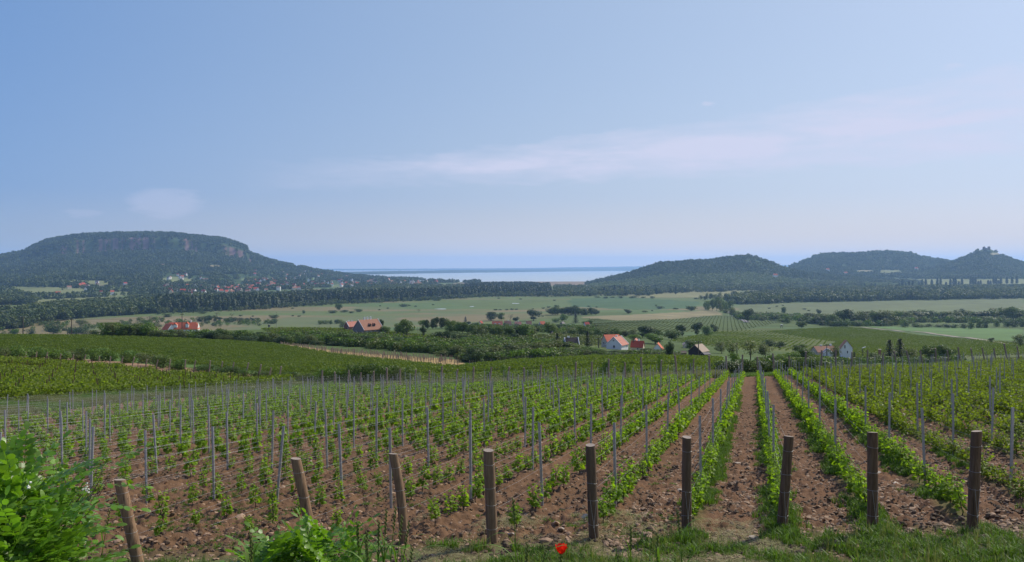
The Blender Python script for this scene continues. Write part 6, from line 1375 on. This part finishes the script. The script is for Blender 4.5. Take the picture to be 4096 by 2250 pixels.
def locust(X, d, label, blobs, root, nleaf, seed, scale=1.0):
    """blobs: (X, Y, distance, radius) balls of foliage given where the photograph shows them"""
    rng = np.random.RandomState(seed); r0 = Vector(root); t = empty('locust_bush', r0); tag(t, label, 'bush', 'young locust bushes on the bank'); tips = []; mb = MB(); P = []
    bl = [(Vector(((bx-CX)/F*bd, bd, (HZ-by)/F*bd)), br) for bx, by, bd, br in blobs]; wts = np.array([b[1]**2.2 for b in bl]); wts /= wts.sum()
    for c, br in bl:
        for q in range(4):
            e = c+Vector(rng.normal(size=3))*br*.5-r0; m1 = e*.5+Vector((rng.uniform(-.1, .1), rng.uniform(-.1, .1), .06)); mb.tube([(0, 0, 0), m1, e], [.008, .005, .0018], 4); 
            for s in np.linspace(.45, 1, 7): P.append((m1.lerp(e, (s-.45)/.55), br))
    link('branches', mb.mesh('branches', [MATS['bark']]), t); stuffV = []; stuffF = []; o = 0
    for i in range(nleaf):
        c, br = bl[rng.choice(len(bl), p=wts)]; d3 = Vector(rng.normal(size=3)).normalized(); rr = max(.02, br-.06)*rng.uniform(.15, 1.0)**.6; pt = c+d3*rr-r0
        dr = (d3*.6+Vector((rng.normal()*.7, rng.normal()*.6, rng.uniform(-.2, .6)))).normalized(); q = dr.to_track_quat('X', 'Z'); sc = rng.uniform(.75, 1.25)*scale; k = rng.randint(7)
        if i < 280:
            o_ = link('leaf', LLM[k], t); o_.location = pt; o_.rotation_mode = 'QUATERNION'; o_.rotation_quaternion = q; o_.scale = (sc, sc, sc)
        else:
            M = np.array(q.to_matrix()); V, Fs = LLV[k]; stuffV.append((V*sc)@M.T+np.array(pt)); stuffF += [tuple(dict.fromkeys(a+o for a in f)) for f in Fs]; o += len(V)
    if stuffV:
        me = bpy.data.meshes.new('leaves'); me.from_pydata([tuple(v) for v in np.concatenate(stuffV)], [], stuffF); me.materials.append(MATS['locust_leaf']); me.update(); tag(link('leaves', me, t), kind='stuff')
    return t
LEAFS = 1.35
lb = locust(0, 4, 'large bright green locust bush with white blossom in the lower left corner', [(-40, 1270, 4.1, .20), (40, 1262, 4.2, .15), (110, 1258, 4.3, .13), (165, 1240, 4.4, .10), (215, 1222, 4.5, .07), (258, 1205, 4.55, .04), (225, 1265, 4.4, .05), (60, 1300, 3.9, .2), (-60, 1330, 3.8, .25), (130, 1300, 4.2, .13), (30, 1400, 3.7, .22), (110, 1390, 3.9, .13), (-60, 1450, 3.6, .3), (60, 1480, 3.6, .2), (140, 1450, 3.8, .08), (-120, 1300, 4, .3), (175, 1260, 4.3, .06)], (-2.75, 4.1, -2.05), 620, 5, 1.15)
for i, (X, Y, d) in enumerate(((215, 1223, 4.15), (72, 1226, 3.75))):
    p = Vector(((X-CX)/F*d, d, (HZ-Y)/F*d))-lb.location; m_ = MB()
    for q in range(9 if i == 0 else 4): c = p+Vector(RNG.normal(size=3))*.012+Vector((0, 0, -.003*q)); m_.box(c, (.008, .006, .009), rz=RNG.rand()*3, tilt=Matrix.Rotation(RNG.rand()*2, 3, 'X'))
    link('blossom', m_.mesh('blossom', [MATS['white_blossom']]), lb)
locust(800, 5.2, 'small locust bush at the foot of the second leaning post', [(770, 1405, 5.3, .10), (820, 1385, 5.3, .08), (850, 1365, 5.4, .05), (720, 1430, 5.2, .12), (800, 1450, 5.1, .15), (870, 1410, 5.3, .06), (700, 1385, 5.35, .03), (660, 1445, 5.0, .10), (860, 1460, 5.0, .10)], (-1.3, 5.2, -2.5), 210, 6, 1.25)
# tall grasses
def blade(mb, base, d, L, w_, droop, mi=0):
    n = 6; pr = None; vs = []
    s = Vector((-d.y, d.x, 0)).normalized()
    for i in range(n+1):
        t = i/n; p = base+Vector((d.x*L*droop*t*t*.8, d.y*L*droop*t*t*.8, L*(t-droop*.55*t*t*t))); ww = w_*(1-t)**.6*(.6+.4*min(1, t*4)); vs += [p-s*ww, p+s*ww]
    mb.add(vs, [(2*i, 2*i+1, 2*i+3, 2*i+2) for i in range(n)], mi, True)
def stalk(X, Yt, d, lean, label, ear=True, nb=3, zb=None, seed=0):
    rng = np.random.RandomState(seed); x = (X-CX)/F*d; z0 = float(land(np.array([x]), np.array([d]))[0]); h = (HZ-Yt)/F*d-z0
    if h < .1: return
    t = empty('grass_stalk', (x, d, z0)); tag(t, label, 'grass', 'tall grasses on the bank')
    mb = MB(); pts = [Vector((lean*h*q*q, 0, h*q)) for q in np.linspace(0, 1, 7)]; mb.tube(pts, [.004, .004, .0036, .003, .0028, .0024, .002], 5); link('stem', mb.mesh('stem', [MATS['grass_blade']]), t)
    for b in range(nb):
        mb = MB(); q = rng.uniform(.25, .75); a = rng.rand()*6.28; blade(mb, Vector((lean*h*q*q, 0, h*q)), Vector((math.cos(a), math.sin(a)*.4, 0)), rng.uniform(.18, .36), .010, rng.uniform(.5, 1.4)); link('blade', mb.mesh('blade', [MATS['grass_blade']]), t)
    if ear:
        mb = MB(); tip = pts[-1]; dr = (pts[-1]-pts[-2]).normalized()
        for q in range(12):
            c = tip-dr*.13+dr*.012*q; s = (-1)**q; mb.tube([c, c+Vector((s*.006, 0, .012)), c+Vector((s*.004, 0, .024))], [.002, .0048, .001], 4)
        link('ear', mb.mesh('ear', [MATS['pale_grass']]), t)
st_l = [(948, 1318, 4.6, .03, 'left'), (962, 1290, 4.6, .05, ''), (975, 1282, 4.8, .10, ''), (989, 1305, 4.7, .12, ''), (1000, 1322, 4.9, .16, ''), (923, 1345, 4.4, 0, ''), (905, 1322, 4.5, -.03, ''), (935, 1360, 4.2, -.1, ''), (1302, 1262, 4.4, -.05, ''), (1318, 1375, 4.2, .06, ''), (1345, 1395, 4.2, .2, ''), (1587, 1330, 4.6, .0, ''), (1572, 1400, 4.5, -.15, ''), (1723, 1290, 4.8, -.10, ''), (1650, 1352, 4.6, .03, ''), (1408, 1400, 4.25, .02, ''), (1660, 1380, 4.4, -.05, ''), (640, 1352, 4.6, -.06, ''), (620, 1370, 4.4, .1, ''), (238, 1290, 4.9, .18, ''), (1020, 1385, 4.5, .12, '')]
st_l.sort()
for i, (X, Yt, d, ln, _) in enumerate(st_l): stalk(X, Yt, d, ln*.6, f'tall green seeding grass stalk on the near bank, {ordinal(i+1)} from the left', nb=3, seed=830+i)
def leafy_tuft(X, Yt, d, n, label, seed):
    rng = np.random.RandomState(seed); x = (X-CX)/F*d; z0 = float(land(np.array([x]), np.array([d]))[0]); h = (HZ-Yt)/F*d-z0; t = empty('grass_clump', (x, d, z0)); tag(t, label, 'grass', 'broad-bladed grass clumps on the bank')
    for i in range(n):
        mb = MB(); a = rng.rand()*6.28; blade(mb, Vector((rng.normal()*.03, rng.normal()*.03, 0)), Vector((math.cos(a), math.sin(a)*.5, 0)), h*rng.uniform(.75, 1.15), .012, rng.uniform(.15, .6)); link('blade', mb.mesh('blade', [MATS['grass_blade']]), t)
for i, (X, Yt, d, n) in enumerate(((1010, 1345, 4.6, 9), (950, 1385, 4.3, 8), (1315, 1362, 4.3, 9), (1470, 1385, 4.4, 6), (1595, 1375, 4.5, 6), (600, 1395, 4.4, 7), (1395, 1392, 4.1, 4), (1730, 1400, 4.4, 6), (2240, 1408, 4.5, 5), (300, 1400, 4.4, 7))):
    leafy_tuft(X, Yt, d, n, f'clump of broad grass blades {["right of the small locust bush", "below the tall stalks", "left of the poppy", "between the poppy and the orange brown post", "right of the orange brown post", "left of the small locust bush", "touching the poppy", "below the post at the bare lane", "far right by the lane", "beside the large locust bush"][i]}', 860+i)
# poppy
d = 4.25; x = (1412-CX)/F*d; z0 = float(land(np.array([x]), np.array([d]))[0]); zf = (HZ-1390)/F*d; t = empty('poppy', (x, d, z0)); tag(t, 'single red poppy flower at the bottom edge', 'poppy'); hf = zf-z0
mb = MB(); mb.tube([(0.01, 0, 0), (.005, .005, hf*.6), (0, 0, hf-.01)], .0016, 5); link('stem', mb.mesh('stem', [MATS['grass_blade']]), t)
mb = MB(); mb.tube([(0, 0, hf-.008), (0, 0, hf+.008)], [.004, .007], 8); link('seed_head', mb.mesh('seed_head', [MATS['black_centre']]), t)
for i in range(6):
    rng = np.random.RandomState(890+i); a0 = i*1.047+.2; V = []; nr_, na = 6, 9
    for r in range(nr_+1):
        for q in range(na):
            s = (q/(na-1)-.5)*1.9; rr = r/nr_; rad = .042*rr*(1+.06*rng.normal()); up = .050*rr**1.3*(1.0 if i % 2 else .8)+.004*math.sin(q*2.1+i)*rr+.002*rng.normal()*rr
            V.append((math.cos(a0+s)*rad*(1-.25*rr), math.sin(a0+s)*rad*(1-.25*rr), hf-.012+up))
    me = np_mesh('petal', np.array(V), grid_faces(nr_+1, na), [MATS['poppy_petal']], smooth=True); link('petal', me, t)
